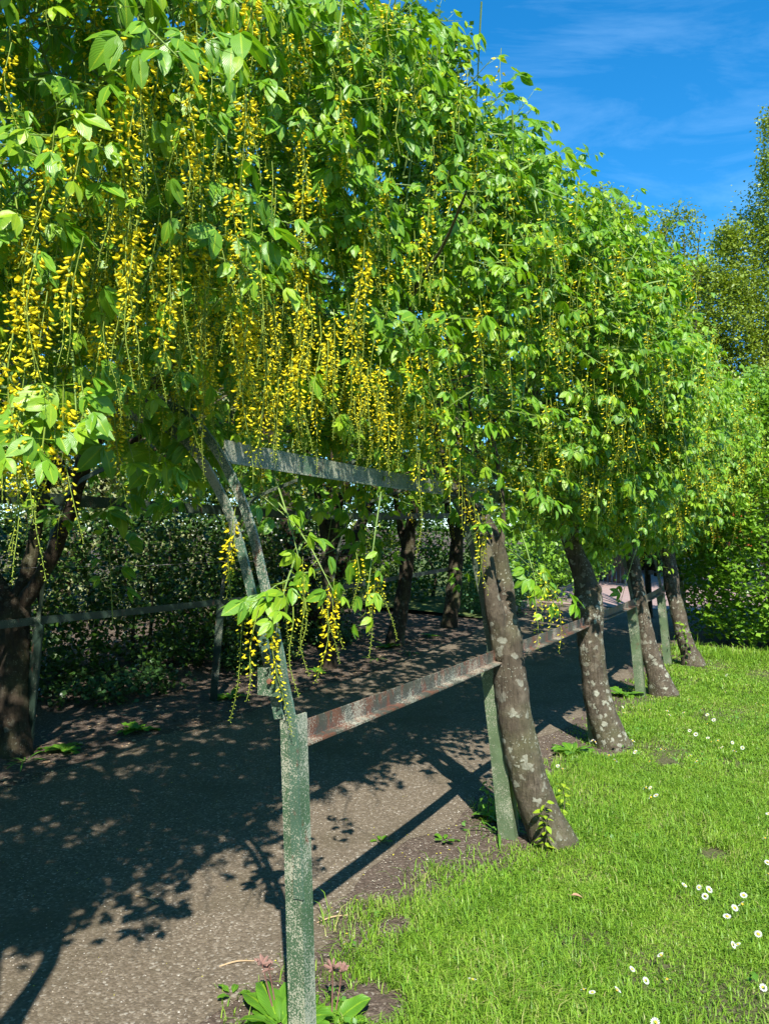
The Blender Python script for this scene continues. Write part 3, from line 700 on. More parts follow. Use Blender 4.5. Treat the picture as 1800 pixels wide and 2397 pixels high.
# ------------------------------------------------------------------ laburnum trunks
def pts_px(lst): return np.array([at(px, py, y) for px, py, y, w in lst]), np.array([w*0.47*y/FOC for px, py, y, w in lst])
TRUNK = {
 1: [[(1306, 1990, 4.18, 118), (1280, 1935, 4.20, 100), (1246, 1850, 4.22, 88), (1213, 1730, 4.25, 88), (1193, 1600, 4.28, 84), (1184, 1500, 4.30, 84), (1172, 1450, 4.32, 78), (1160, 1410, 4.33, 60)],
     [(1186, 1530, 4.29, 70), (1184, 1470, 4.31, 58), (1183, 1410, 4.33, 50), (1176, 1350, 4.36, 45), (1164, 1295, 4.38, 46), (1146, 1250, 4.40, 44), (1108, 1195, 4.45, 48), (1062, 1150, 4.5, 44), (1030, 1090, 4.6, 38), (1010, 980, 4.7, 30), (990, 850, 4.9, 22)],
     [(1182, 1540, 4.28, 56), (1164, 1460, 4.25, 46), (1149, 1390, 4.24, 38), (1141, 1320, 4.27, 35), (1130, 1255, 4.34, 33), (1104, 1195, 4.43, 30), (1080, 1130, 4.46, 22), (1070, 1000, 4.6, 14)],
     [(1166, 1312, 4.36, 26), (1174, 1270, 4.33, 15), (1178, 1220, 4.33, 12), (1174, 1150, 4.34, 11), (1166, 1090, 4.36, 12), (1150, 1010, 4.4, 9), (1140, 900, 4.5, 8)]],
 2: [[(1440, 1765, 6.15, 100), (1424, 1725, 6.17, 80), (1398, 1640, 6.2, 68), (1386, 1550, 6.22, 64), (1378, 1480, 6.24, 66), (1372, 1430, 6.26, 80), (1372, 1390, 6.28, 70), (1362, 1340, 6.3, 52), (1340, 1280, 6.34, 44), (1318, 1220, 6.38, 42)],
     [(1330, 1255, 6.36, 42), (1312, 1190, 6.4, 38), (1300, 1100, 6.5, 32), (1270, 1000, 6.6, 26), (1250, 880, 6.7, 18)], [(1350, 1300, 6.3, 30), (1345, 1230, 6.3, 24), (1350, 1120, 6.3, 18), (1370, 1000, 6.3, 13)]],
 3: [[(1556, 1622, 8.2, 78), (1543, 1590, 8.22, 56), (1522, 1530, 8.25, 44), (1508, 1470, 8.28, 38), (1498, 1420, 8.3, 38), (1488, 1370, 8.33, 36), (1480, 1310, 8.36, 34), (1474, 1250, 8.4, 30)],
     [(1476, 1270, 8.38, 30), (1466, 1200, 8.45, 25), (1450, 1100, 8.55, 20), (1430, 980, 8.7, 14)], [(1480, 1280, 8.38, 20), (1495, 1200, 8.4, 15), (1505, 1080, 8.4, 11)]],
 4: [[(1622, 1556, 10.05, 64), (1612, 1525, 10.08, 44), (1596, 1480, 10.1, 36), (1584, 1430, 10.15, 36), (1574, 1380, 10.2, 35), (1566, 1330, 10.25, 35), (1560, 1280, 10.3, 33), (1556, 1230, 10.35, 28)],
     [(1558, 1255, 10.3, 28), (1552, 1180, 10.4, 22), (1540, 1080, 10.5, 16), (1520, 980, 10.6, 11)], [(1560, 1270, 10.3, 20), (1580, 1190, 10.2, 14), (1600, 1090, 10.1, 10)]],
 5: [[(34, 1800, 5.95, 104), (32, 1730, 5.97, 80), (34, 1600, 6.0, 72), (34, 1500, 6.02, 70), (32, 1440, 6.04, 78), (28, 1400, 6.05, 80)],
     [(30, 1420, 6.05, 44), (0, 1370, 6.05, 34), (-35, 1300, 6.05, 30), (-50, 1200, 6.1, 26), (-50, 1000, 6.2, 20)],
     [(32, 1425, 6.05, 44), (60, 1360, 6.08, 36), (82, 1260, 6.1, 32), (104, 1140, 6.1, 30), (122, 1010, 6.1, 26), (150, 900, 6.0, 22), (180, 760, 5.9, 16)],
     [(40, 1430, 6.05, 44), (75, 1385, 6.0, 36), (118, 1310, 5.95, 34), (160, 1210, 5.9, 34), (185, 1140, 5.85, 32), (200, 1070, 5.8, 36), (250, 1000, 5.7, 34), (320, 930, 5.6, 32), (400, 870, 5.5, 26), (500, 800, 5.4, 18)],
     [(190, 1100, 5.84, 16), (260, 1060, 5.7, 13), (330, 1020, 5.6, 12), (370, 970, 5.5, 10), (390, 930, 5.5, 8)], [(215, 1050, 5.78, 20), (240, 960, 5.7, 16), (300, 900, 5.6, 13), (350, 850, 5.5, 9)]],
 6: [[(768, 1590, 9.9, 52), (769, 1540, 9.92, 40), (770, 1450, 9.95, 34), (768, 1350, 9.95, 30), (765, 1280, 9.95, 28)],
     [(766, 1290, 9.95, 26), (750, 1200, 9.9, 20), (735, 1110, 9.8, 16), (700, 1000, 9.7, 12)], [(767, 1300, 9.95, 24), (790, 1200, 9.9, 18), (815, 1120, 9.8, 15), (860, 1020, 9.7, 11)], [(768, 1280, 9.95, 16), (770, 1150, 9.95, 12), (780, 1020, 9.9, 9)]],
 7: [[(922, 1535, 11.6, 62), (926, 1490, 11.65, 46), (938, 1430, 11.7, 38), (948, 1360, 11.75, 36), (955, 1290, 11.8, 34)],
     [(954, 1300, 11.8, 30), (965, 1210, 11.7, 24), (985, 1130, 11.6, 18), (1010, 1030, 11.5, 12)], [(952, 1310, 11.8, 22), (935, 1220, 11.8, 16), (920, 1120, 11.7, 12)]],
 8: [[(1048, 1500, 13.4, 58), (1052, 1470, 13.45, 44), (1060, 1400, 13.5, 38), (1066, 1330, 13.55, 36), (1070, 1270, 13.6, 32)],
     [(1069, 1285, 13.6, 28), (1080, 1200, 13.5, 20), (1100, 1110, 13.4, 14)], [(1069, 1290, 13.6, 20), (1050, 1200, 13.5, 14), (1035, 1110, 13.4, 10)]],
}
tree_roots = []
for ti, (t0, side, lab) in enumerate(TREES):
    if ti == 0: base = P(-1.6, -0.05)
    else: base = TRUNK[ti] and np.array(at(*TRUNK[ti][0][0][:3]))
    base = np.array([base[0], base[1], float(gg(base[0], base[1]))])
    root = thing('laburnum_tree', base, lab, 'tree', 'laburnum trees trained over the path'); tree_roots.append(root)
    bm_ = M['bark'] if side == 0 else M['bark_shaded']
    if ti == 0:
        mb = MB(); mb.tube([P(-1.6, -.05, -.05), P(-1.6, .0, .6), P(-1.55, .12, 1.4)], [.11, .085, .08], 12, rough=.25, res=16); mb.build('trunk', bm_, root, base, True)
        for pts, rd in (([P(-1.55, .12, 1.35), P(-1.3, .3, 1.9), P(-1.2, .8, 2.4), P(-1.3, 1.2, 2.8), P(-1.5, 1.6, 3.2)], [.045, .035, .025, .016, .008]),
                        ([P(-1.55, .12, 1.35), P(-1.5, .7, 2.2), P(-1.8, 1.4, 2.7), P(-2.0, 2.1, 3.0)], [.06, .05, .035, .015]),
                        ([P(-1.7, .3, 1.8), P(-1.9, .5, 2.4), P(-2.2, .7, 3.0), P(-2.5, .8, 3.3)], [.045, .035, .022, .01])):
            mb = MB(); mb.tube(pts, rd, 8, rough=.2, res=22); mb.build('limb', bm_, root, base, True)
        continue
    for k, chain in enumerate(TRUNK[ti]):
        pts, rd = pts_px(chain)
        mb = MB()
        if k == 0:
            pts[0, 2] = min(pts[0, 2], base[2]-0.03)
            mb.tube(pts, rd, 20, rough=0.15, seed=ti*7.3, res=64, freq=7.0)
            if ti == 2:
                for (px, py, y, r_) in ((1350, 1440, 6.2, 17), (1395, 1380, 6.22, 13)):
                    c = at(px, py, y); rr = r_*y/FOC
                    mb.tube([c + np.array([0, .03, -rr*.9]), c, c + np.array([0, .03, rr*.9])], [rr*.4, rr, rr*.4], 10, rough=.3, res=8, freq=14)
            mb.build('trunk', bm_, root, base, True)
        else:
            mb.tube(pts, rd, 12, rough=0.22, seed=ti*3.1+k, res=46, freq=10); mb.build('limb', bm_, root, base, True)

# ------------------------------------------------------------------ leaves and flower clusters of the laburnums
leaf_me = {}
def leaf_template(k):
    if k not in leaf_me:
        V, F, C = TRI_HI[k]; leaf_me[k] = mesh('leaf', V, F, M['lab_leaf'], C)
    return leaf_me[k]
rac_me = {}
def rac_template(k, hi):
    if (k, hi) not in rac_me:
        V, F, C = (RAC_HI if hi else RAC_LO)[k]; rac_me[(k, hi)] = mesh('flower_cluster', V, F, M['flower'], C)
    return rac_me[(k, hi)]
def put(name, me, R, loc, scale, root):
    o = bpy.data.objects.new(name, me); COL.objects.link(o); o.parent = root
    m4 = Matrix(((*(R[0]*scale), loc[0]), (*(R[1]*scale), loc[1]), (*(R[2]*scale), loc[2]), (0, 0, 0, 1)))
    o.matrix_basis = m4; return o
for ti, root in enumerate(tree_roots):
    b0 = np.array(root.location)
    w = np.where(lf_tree == ti)[0]
    order = w[np.argsort(-lf_score[w], kind='stable')]; pick = order[:290]; pick = pick[lf_score[pick] >= 2]
    for i in pick: put('leaf', leaf_template(int(lf_tid[i])), lf_R[i], lf_loc[i]-b0, lf_sc[i], root)
    rest = np.setdiff1d(w, pick)
    seen = lf_score[rest] > 0
    for q, T in ((rest[lf_hi[rest] & seen], TRI_HI), (rest[~lf_hi[rest] & seen & (cd[rest] < 7.5)], TRI_LO), (rest[~seen | (~lf_hi[rest] & (cd[rest] >= 7.5))], TRI_XLO)):
        if len(q):
            V, F, C = instance(T, lf_tid[q], lf_R[q], lf_loc[q], lf_sc[q])
            link('foliage', mesh('foliage', V, F, M['lab_leaf'], C, off=b0), root, 'stuff')
    w = np.where(rc_tree == ti)[0]
    order = w[np.argsort(-rc_score[w], kind='stable')]; pick = order[:200]; pick = pick[rc_score[pick] >= 2]
    for i in pick: put('flower_cluster', rac_template(int(rc_tid[i]), bool(rc_hi[i])), rc_R[i], rc_loc[i]-b0, rc_sc[i], root)
    rest = np.setdiff1d(w, pick); rest = rest[(rc_score[rest] > 0) | (rc_h[rest] < .25)]
    for hi, T in ((True, RAC_HI), (False, RAC_LO)):
        q = rest[rc_hi[rest] == hi]
        if len(q):
            V, F, C = instance(T, rc_tid[q], rc_R[q], rc_loc[q], rc_sc[q])
            link('blossom', mesh('blossom', V, F, M['flower'], C, off=b0), root, 'stuff')
    if tw_acc[ti].n: tw_acc[ti].build('twigs', M['shoot'], root, b0, kind='stuff')
# woody boughs inside the canopy
def boughs(root, starts, n, seed, mt):
    r = np.random.default_rng(seed); mb = MB(); b0 = np.array(root.location)
    for k in range(n):
        t, s, z = starts[k % len(starts)]
        a = np.array([t + r.normal()*.1, s, z]); d = np.array([r.normal()*0.5, r.normal()*0.45, r.uniform(0.35, 0.8)]); pts = [P(*a)]
        for j in range(4):
            a = a + d*0.32; d = d*0.9 + np.array([r.normal()*.25, r.normal()*.25, -0.10]); pts.append(P(*a))
        w = r.uniform(.008, .018); mb.tube(pts, np.linspace(w, w*.25, 5), 5, False, res=12)
    mb.build('boughs', mt, root, b0, True, kind='stuff')
for ti, root in enumerate(tree_roots):
    if ti == 0: continue
    t0 = own_t[ti]; s0 = own_s[ti]; sg = 1 if s0 < 1 else -1
    boughs(root, [(t0, s0+sg*.3, 2.1), (t0+.6, s0+sg*.5, 2.3), (t0-.6, s0+sg*.4, 2.3), (t0+.2, s0+sg*1.1, 2.5)], 16, 50+ti, M['twig'])

# ------------------------------------------------------------------ the iron pergola
perg = thing('pergola', P(0, 0), 'weathered green iron pergola of hoops, posts and rails over the gravel path', 'pergola')
pb = np.array(perg.location)
TK = [0.0, 2.05, 4.25, 6.45, 8.6, 10.75]; SF = 3.9
LEAN = {0.0: .045, 2.05: .12}
def lean(t): return LEAN.get(t, .10)
HP = [(.012, 0.50), (.030, 0.80), (.040, 1.02), (.075, 1.17), (.093, 1.26), (.165, 1.52), (.205, 1.65), (.268, 1.79), (.37, 1.94), (.49, 2.05), (.66, 2.12), (.9, 2.19), (1.35, 2.32), (1.95, 2.42)]
def hoop_pts(t, off, z0):
    c, _ = catmull([(s, z, 0) for s, z in HP], [1]*len(HP), 60); c = c[:, :2]
    c = c[c[:, 1] >= z0]
    T = np.gradient(c, axis=0); T /= np.linalg.norm(T, axis=1)[:, None]; nn = np.stack([T[:, 1], -T[:, 0]], -1)   # inward
    c = c + nn*(off*np.clip(.72 + .5*(c[:, 1]-1.0), .72, 1.25))[:, None]
    c[:, 0] += (lean(t) - .045)*np.minimum(c[:, 1], 1.0)*np.clip((2.1-c[:, 1])/1.1, 0, 1)
    nn_all = nn
    m_ = c[::-1].copy(); m_[:, 0] = SF - m_[:, 0]; mn = nn[::-1].copy(); mn[:, 0] *= -1
    return np.vstack([c, m_[1:]]), np.vstack([nn_all, mn[1:]])
def section_sweep(mb, t, c, nn, prof):
    k = len(prof); V = []
    for (s, z), (ns, nz_) in zip(c, nn):
        for a, b_ in prof: V.append(P(t+a, s+b_*ns, z+b_*nz_))
    F = []
    for i in range(len(c)-1):
        for j in range(k):
            j2 = (j+1) % k; F.append([i*k+j, i*k+j2, (i+1)*k+j2, (i+1)*k+j])
    F.append(list(range(k))[::-1]); F.append([(len(c)-1)*k+j for j in range(k)])
    mb.add(V, F)
Lsec = [(-.006, -.0165), (-.006, .0165), (.004, .0165), (.006, .012), (.006, -.012), (.004, -.0165)]
for t in TK:
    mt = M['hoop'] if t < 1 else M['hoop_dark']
    for off, z0 in (((0.0, 0.50), (0.060, 1.02)) if t < 1 else ((0.0, 0.92),)):
        c, nn = hoop_pts(t, off, z0); mb = MB(); section_sweep(mb, t - .03, c, nn, Lsec); mb.build('hoop', mt, perg, pb)
    # posts: angle iron set in the ground, top cut on the slant
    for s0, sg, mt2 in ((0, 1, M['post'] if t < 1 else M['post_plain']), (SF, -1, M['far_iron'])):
        mb = MB(); h = 1.06 if t < 1 else 0.97; w = 0.031 if t < 1 else 0.046; th = 0.008
        L6 = [(-w, -w), (w, -w), (w, -w+th), (-w+th, -w+th), (-w+th, w), (-w, w)]
        V = []
        for z, ln in ((-.1, 0), (.5, lean(t)*.5), (h, lean(t)*h)):
            for a, b_ in L6:
                zz = z + (0.06*(1 - abs(b_+w)/(2*w)) if z == h and t > 1 else 0)
                V.append(P(t + a, s0 + sg*(b_*1.0 + ln + 0.01), zz))
        F = []
        for i in range(2):
            for j in range(6):
                j2 = (j+1) % 6; F.append([i*6+j, i*6+j2, (i+1)*6+j2, (i+1)*6+j])
        F += [list(range(6))[::-1], list(range(12, 18))]
        mb.add(V, F); mb.build('post', mt2, perg, pb)
    if -1 < t < 1:                                              # bolted clamp plate across the two bars
        sC = .075 + (lean(t)-.045)*.9 + .026; pl = MB()
        c0 = P(t - .062, sC, 1.165); ang_ = math.atan2(N[1], N[0])
        pl.box(c0, (.098, .008, .088), ang_); po = pl.build('clamp_plate', M['post'], perg, pb)
        bo = MB(); c1 = P(t - .069, sC - .004, 1.17); a_ = np.linspace(0, 2*math.pi, 6, endpoint=False)
        ring = [c1 + np.array([N[0]*math.cos(q), N[1]*math.cos(q), math.sin(q)])*0.0085 for q in a_]
        ring2 = [v - np.array([U[0], U[1], 0])*0.012 for v in ring]
        bo.add(ring + ring2, [list(range(6)), list(range(6, 12))[::-1]] + [[i, 6+i, 6+(i+1) % 6, (i+1) % 6] for i in range(6)])
        bo.build('bolt', M['rust'], po, pb)
def rail(name, ta, tb, s, z, face, flange, sg, mt, za=0.0, zb=0.0, slope=0.0):
    """angle iron along the tunnel: upright face and a flange turned outwards at its foot"""
    mb = MB(); th = .007; prof = [(0, 0), (-sg*flange, -0.004), (-sg*flange, th-0.004), (-sg*th, th), (-sg*th, face), (0, face)]
    n = 9; V = []
    for i in range(n):
        f = i/(n-1); t = ta + (tb-ta)*f; sag = -0.006*math.sin(math.pi*f)
        for a, b_ in prof: V.append(P(t, s + a, z + b_ + sag + za + (zb-za)*f))
    F = []
    for i in range(n-1):
        for j in range(6):
            j2 = (j+1) % 6; F.append([i*6+j, i*6+j2, (i+1)*6+j2, (i+1)*6+j])
    F += [list(range(6))[::-1], [(n-1)*6+j for j in range(6)]]
    mb.add(V, F); return mb.build(name, mt, perg, pb)
for i in range(-1, len(TK)-1):
    a, b_ = (TK[i] if i >= 0 else -2.1), TK[i+1]
    if i >= 0:
        rail('side_rail', a + .02, b_ - .005, .075, .955, .066, .048, 1, M['rail'])
        rail('upper_rail', a + .005, b_ - .005, .352, 1.88, .078, .030, 1, M['post'])
        rail('ridge_rail', a + .005, b_ - .005, SF/2, 2.44, .06, .04, 1, M['far_iron'])
    rail('side_rail', a + .02, b_ - .005, SF - .075, .975, .06, .03, -1, M['far_iron'])
    rail('upper_rail', a + .005, b_ - .005, SF - .352, 1.90, .085, .030, -1, M['far_iron'])
    w_ = MB(); w_.tube([P(a, SF-.1, 1.42), P((a+b_)/2, SF-.1, 1.405), P(b_, SF-.1, 1.42)], .0016, 3); w_.build('wire', M['grey_panel'], perg, pb)

# ------------------------------------------------------------------ foliage masses: hedges, trees, bushes
def sprig(r, nl, L, W, lobed, spread, tint=(0.35, 0.22)):
    parts = []
    for k in range(nl):
        tn = np.clip(r.normal(*tint), 0, 1)
        l = L*r.uniform(.7, 1.15); w = W*l/L
        if lobed:
            V = np.array([[0, 0, 0], [.50*l, .60*w, .04*l], [.62*l, .24*w, 0], [l, 0, -.12*l], [.62*l, -.24*w, 0], [.50*l, -.60*w, .04*l], [.45*l, 0, -.05*l]])
            F = np.array([[6, 1, 0], [6, 2, 1], [6, 3, 2], [6, 4, 3], [6, 5, 4], [6, 0, 5]])
        elif lobed is None:
            V = np.array([[0, 0, 0], [.45*l, .5*w, .08*l], [l, 0, -.15*l], [.45*l, -.5*w, .08*l]]); F = np.array([[0, 2, 1], [0, 3, 2]])
        else:
            V = np.array([[0, 0, 0], [.45*l, .5*w, .06*l], [l, 0, -.15*l], [.45*l, -.5*w, .06*l], [.45*l, 0, -.02*l]])
            F = np.array([[0, 4, 1], [1, 4, 2], [2, 4, 3], [3, 4, 0]])
        C = np.tile([[tn, 1, 0]], (len(V), 1))
        fw = np.array([r.normal(), r.normal(), r.normal()*.5]); up = np.array([r.normal()*.45, r.normal()*.45, 1.])
        V = V@rot_to(fw, up).T + r.normal(0, spread, 3); parts.append((V, F, C))
    return join(parts)
rs = np.random.default_rng(77)
SP_HAW = [sprig(rs, 7, .042, .040, True, .038) for _ in range(6)]
SP_HAWBIG = [sprig(rs, 6, .062, .052, False, .05) for _ in range(6)]
SP_ROUND = [sprig(rs, 9, .060, .036, None, .055) for _ in range(6)]
SP_FAR = [sprig(rs, 9, .085, .058, None, .10) for _ in range(6)]
SP_LOB = [sprig(rs, 6, .12, .095, False, .10) for _ in range(5)]
SP_IVY = [sprig(rs, 5, .055, .055, False, .04, (.3, .3)) for _ in range(5)]
def scatter(temps, pts, r, smin=.8, smax=1.25, tilt=.6):
    n = len(pts); a = r.uniform(0, 2*math.pi, n)
    f = np.stack([np.cos(a), np.sin(a), r.normal(0, tilt*.4, n)], -1); up = np.stack([r.normal(0, tilt, n), r.normal(0, tilt, n)-.55, np.ones(n)], -1)
    return instance(temps, r.integers(0, len(temps), n), rot_to(f, up), pts, r.uniform(smin, smax, n))
def blob(r, n, c, rad, thick=.35, p=2.0, rough=.18, fq=2.0, seed=0., gap=-9., front=None):
    d = r.normal(size=(n, 3)); d /= np.linalg.norm(d, axis=1)[:, None]
    if front is not None:                                    # more leaves towards the lit, seen side
        fl = (d@np.array(front) < -0.25) & (r.random(n) < .75); d[fl] = -d[fl]
    k = 1/((np.abs(d)**p).sum(1)**(1/p))
    q = d*k[:, None]
    nz_ = wob(q[:, 0]*fq + q[:, 2]*fq*.8, q[:, 1]*fq - q[:, 2]*fq*.9, seed)
    rr = (1 + rough*nz_)*(1 - np.abs(r.normal(0, thick*.5, n)))
    keep = wob(q[:, 0]*fq*2.3 + q[:, 2]*3, q[:, 1]*fq*2.1 + q[:, 2]*fq, seed+4) > gap
    return (np.array(c) + q*rr[:, None]*np.array(rad))[keep]
def branchy(root, base, tips, w, mt, name='trunk', bend=.15, seed=1, sides=7):
    r = np.random.default_rng(seed); b0 = np.array(root.location); o = None
    for k, tip in enumerate(tips):
        mb = MB(); a = np.array(base, float); b_ = np.array(tip, float); m1 = a + (b_-a)*.4 + r.normal(0, bend, 3); m2 = a + (b_-a)*.75 + r.normal(0, bend, 3)
        ww = w if k == 0 else w*.6
        mb.tube([a + (0 if k == 0 else (b_-a)*.12), m1, m2, b_], [ww, ww*.7, ww*.4, ww*.12], sides, rough=.12, res=18)
        mb.build('trunk' if k == 0 else 'branch', mt, root, b0, True)
def leafy(name, base, label, cat, group, pts, temps, mt, r, fname='foliage', **kw):
    root = thing(name, base, label, cat, group)
    V, F, C = scatter(temps, pts, r, **kw)
    link(fname, mesh(fname, V, F, mt, C, off=np.array(root.location)), root, 'stuff')
    return root
FR = (-.2, -1, .35)
# hawthorn hedge at the right
r = np.random.default_rng(101)
hb = np.array([6.50, 12.0, float(gz(6.5, 12))])
pts = np.concatenate([blob(r, 7600, hb + np.array([0, 0, 1.95]), (1.95, 1.35, 2.15), .22, 3.2, .10, 3.2, 1.0, -.75, FR), blob(r, 2000, hb + np.array([0.2, 0, 1.7]), (1.8, 1.2, 1.9), .5, 3.0, .1, 3, 2, -9, FR)])
pts = pts[pts[:, 2] > gz(pts[:, 0], pts[:, 1]) + .12]
root = leafy('hawthorn_hedge', hb, 'big dense hawthorn bush with fresh lobed leaves at the far right end of the lawn', 'hedge', None, pts, SP_HAW, M['haw_leaf'], r, smin=1.3, smax=2.1)
branchy(root, hb - np.array([.6, .2, .05]), [hb + np.array([-.8, 0, 2.2]), hb + np.array([.4, .2, 2.6]), hb + np.array([-.2, -.4, 1.8])], .07, M['bark_shaded'], seed=3)
# hedge behind the far row
hp = []
r = np.random.default_rng(103)
for t in np.arange(-5.5, 8.6, 1.0):  # near end runs on out of view, added to block sky light
    c = P(t, 5.7 + .2*math.sin(t*2.1), .95); hp.append(blob(r, 850, c, (.85, .85, 1.12 + .15*math.sin(t*1.7)), .35, 2.6, .2, 2.5, t, -.6))
pts = np.concatenate(hp); pts = pts[pts[:, 2] > gz(pts[:, 0], pts[:, 1]) + .05]
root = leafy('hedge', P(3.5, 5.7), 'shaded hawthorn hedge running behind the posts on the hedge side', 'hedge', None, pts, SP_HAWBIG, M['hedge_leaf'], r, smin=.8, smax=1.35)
b0 = np.array(root.location); mb = MB()
for t in np.arange(-1.3, 8.6, .5):
    p = P(t + r.normal()*.1, 5.6 + r.normal()*.15); mb.tube([p - np.array([0, 0, .1]), p + np.array([r.normal()*.1, r.normal()*.1, .8]), p + np.array([r.normal()*.3, r.normal()*.3, 1.9])], [.03, .02, .008], 5)
mb.build('stems', M['bark_shaded'], root, b0, kind='stuff')
# white hawthorn blossom on it
bl = np.concatenate([at(640, 1240, 7.9) + r.normal(0, .05, (9, 3)), at(900, 1280, 9.2) + r.normal(0, .04, (5, 3)), at(560, 1250, 7.6) + r.normal(0, .03, (4, 3))])
mb = MB()
for p in bl: mb.tube([p - np.array([0, 0, .012]), p, p + np.array([0, 0, .01])], [.004, .014, .003], 6)
mb.build('blossom', M['blossom_white'], root, b0, kind='stuff')
# low ivy and ground cover under the hedge
n = 2600; t = r.uniform(-1.5, 8.5, n); s = 4.45 + np.abs(r.normal(0, .55, n)); p = P(t, s); p[:, 2] += .05 + r.uniform(0, .18, n) + .14*sm(4.4, 5.8, s)
keep = wob(t*1.8, s*1.8, 1.0) > -.15; V, F, C = scatter(SP_IVY, p[keep], r, .7, 1.2, .35)
o = tag(link('ivy', mesh('ivy', V, F, M['ivy_leaf'], C), kind='stuff'), 'dark ivy and low weeds carpeting the bank under the hedge', 'ivy')
# pale sunlit thicket beyond the hedge
for k, (px, y, zt, rad, mt, lab) in enumerate([(120, 12.5, 3.0, 2.2, 'pale_leaf', 'pale sunlit bush seen through the nearest hoop at the left'), (430, 13.5, 3.2, 2.4, 'pale_leaf', 'pale dry bush glimpsed through the gap under the flowers'), (700, 15.5, 3.4, 2.6, 'olive_leaf', 'olive bush behind the upper rail')]):
    c = at(px, 1200, y); r = np.random.default_rng(120+k); c[2] = 2.5
    pts = blob(r, 2200, c, (rad, 1.5, 2.6), .4, 2.2, .22, 2.5, k*2.0, -.45, (0, -1, .2)); pts = pts[pts[:, 2] > .1]
    root = leafy('bush', (c[0], c[1], float(gz(c[0], c[1]))), lab, 'bush', None, pts, SP_ROUND, M[mt], r, smin=.8, smax=1.5)
    branchy(root, (c[0], c[1], 0), [(c[0]+.3, c[1], 2.8), (c[0]-.8, c[1], 2.6), (c[0]+.9, c[1]+.2, 2.5)], .07, M['bark_shaded'], seed=k)
# tall dark tree behind the canopy, its edge against the sky
r = np.random.default_rng(140)
tb = np.array([-1.0, 12.2, float(gz(-1, 12.2))])
pts = np.concatenate([blob(r, 900, tb + np.array([-.6, 0, 8.2]), (1.9, 1.6, 2.4), .5, 2.0, .25, 3, 1, -.35, FR), blob(r, 420, tb + np.array([1.05, -.3, 9.0]), (.95, .9, .9), .6, 2, .3, 3, 5, -.3, FR),
                      blob(r, 190, tb + np.array([1.75, -.3, 7.75]), (.75, .6, .38), .7, 2, .3, 3, 6, -.3, FR), blob(r, 120, tb + np.array([1.9, -.3, 8.6]), (.35, .4, .35), .7, 2, .3, 3, 7, -.9),
                      blob(r, 60, tb + np.array([2.0, -.3, 9.2]), (.2, .3, .45), .7, 2, .3, 3, 7, -.9)])
root = leafy('maple_tree', tb, 'tall dark maple rising behind the laburnums against the sky at the top', 'tree', None, pts, SP_LOB, M['dark_leaf'], r, smin=.7, smax=1.2)
branchy(root, tb, [tb + np.array([-.5, 0, 9]), tb + np.array([1.6, -.3, 8.9]), tb + np.array([1.9, -.3, 7.8]), tb + np.array([-1.8, 0, 8.6]), tb + np.array([.9, .2, 9.5])], .17, M['bark_shaded'], seed=8, bend=.3)
for k, (x, y, zt, rad, lab) in enumerate(((-8.6, 9.5, 4.6, 2.7, 'broad dark tree at the far left behind the hedge, showing only in gaps'), (-5.6, 13.5, 5.0, 2.9, 'broad dark tree behind the pale dry bush, showing through the flower curtain'), (-2.9, 16.8, 5.2, 2.7, 'broad dark tree left of the maple, seen in gaps of the canopy'))):
    r = np.random.default_rng(145+k); g0 = float(gz(x, y))
    pts = blob(r, 2300, (x, y, g0 + zt), (rad, rad*.8, 2.9), .6, 2.2, .2, 2.5, k, -.7, FR)
    root = leafy('maple_tree', (x, y, g0), lab, 'tree', 'broad trees behind the hedge', pts, SP_LOB, M['dark_leaf'], r, smin=1.0, smax=1.7)
    branchy(root, (x, y, g0), [(x, y, g0+zt+1.5), (x-1.2, y, g0+zt+1), (x+1.2, y+.3, g0+zt+1.2)], .16, M['bark_shaded'], seed=k+60)
# loose small-leaved tree past the end of the tunnel
r = np.random.default_rng(150)
tb = np.array([5.0, 14.6, float(gz(5, 14.6))])
def arching(r, a, b_, rise, n):
    q = np.linspace(0, 1, n)[:, None]; return np.array(a)*(1-q) + np.array(b_)*q + np.stack([0*q[:, 0], 0*q[:, 0], rise*4*q[:, 0]*(1-q[:, 0])], -1) + r.normal(0, .07, (n, 3))
br_ = [(at(a, b, 14.6), at(c, d, 14.2), h) for a, b, c, d, h in ((1470, 640, 1405, 430, .1), (1470, 620, 1460, 470, .25), (1460, 600, 1500, 540, .35), (1440, 640, 1380, 520, .2), (1530, 660, 1640, 525, .55), (1550, 650, 1635, 580, .35), (1540, 660, 1560, 520, .15), (1550, 690, 1640, 640, .25), (1520, 640, 1600, 505, .45), (1480, 600, 1420, 480, .2))]
pts = np.concatenate([blob(r, 900, at(1500, 690, 14.6), (.95, .9, .75), .6, 2, .3, 3, 2, -.5, FR)] + [arching(r, a, b_, h, 26) for a, b_, h in br_])
pts = np.concatenate([pts, pts + r.normal(0, .09, pts.shape)])
root = leafy('hazel_tree', tb, 'loose young tree with arching leafy sprays past the far end of the tunnel', 'tree', None, pts, SP_ROUND, M['olive_leaf'], r, smin=.9, smax=1.4)
branchy(root, tb, [at(1500, 690, 14.6)] + [np.array(b_) for a, b_, h in br_], .07, M['bark_shaded'], seed=11, bend=.12, sides=5)
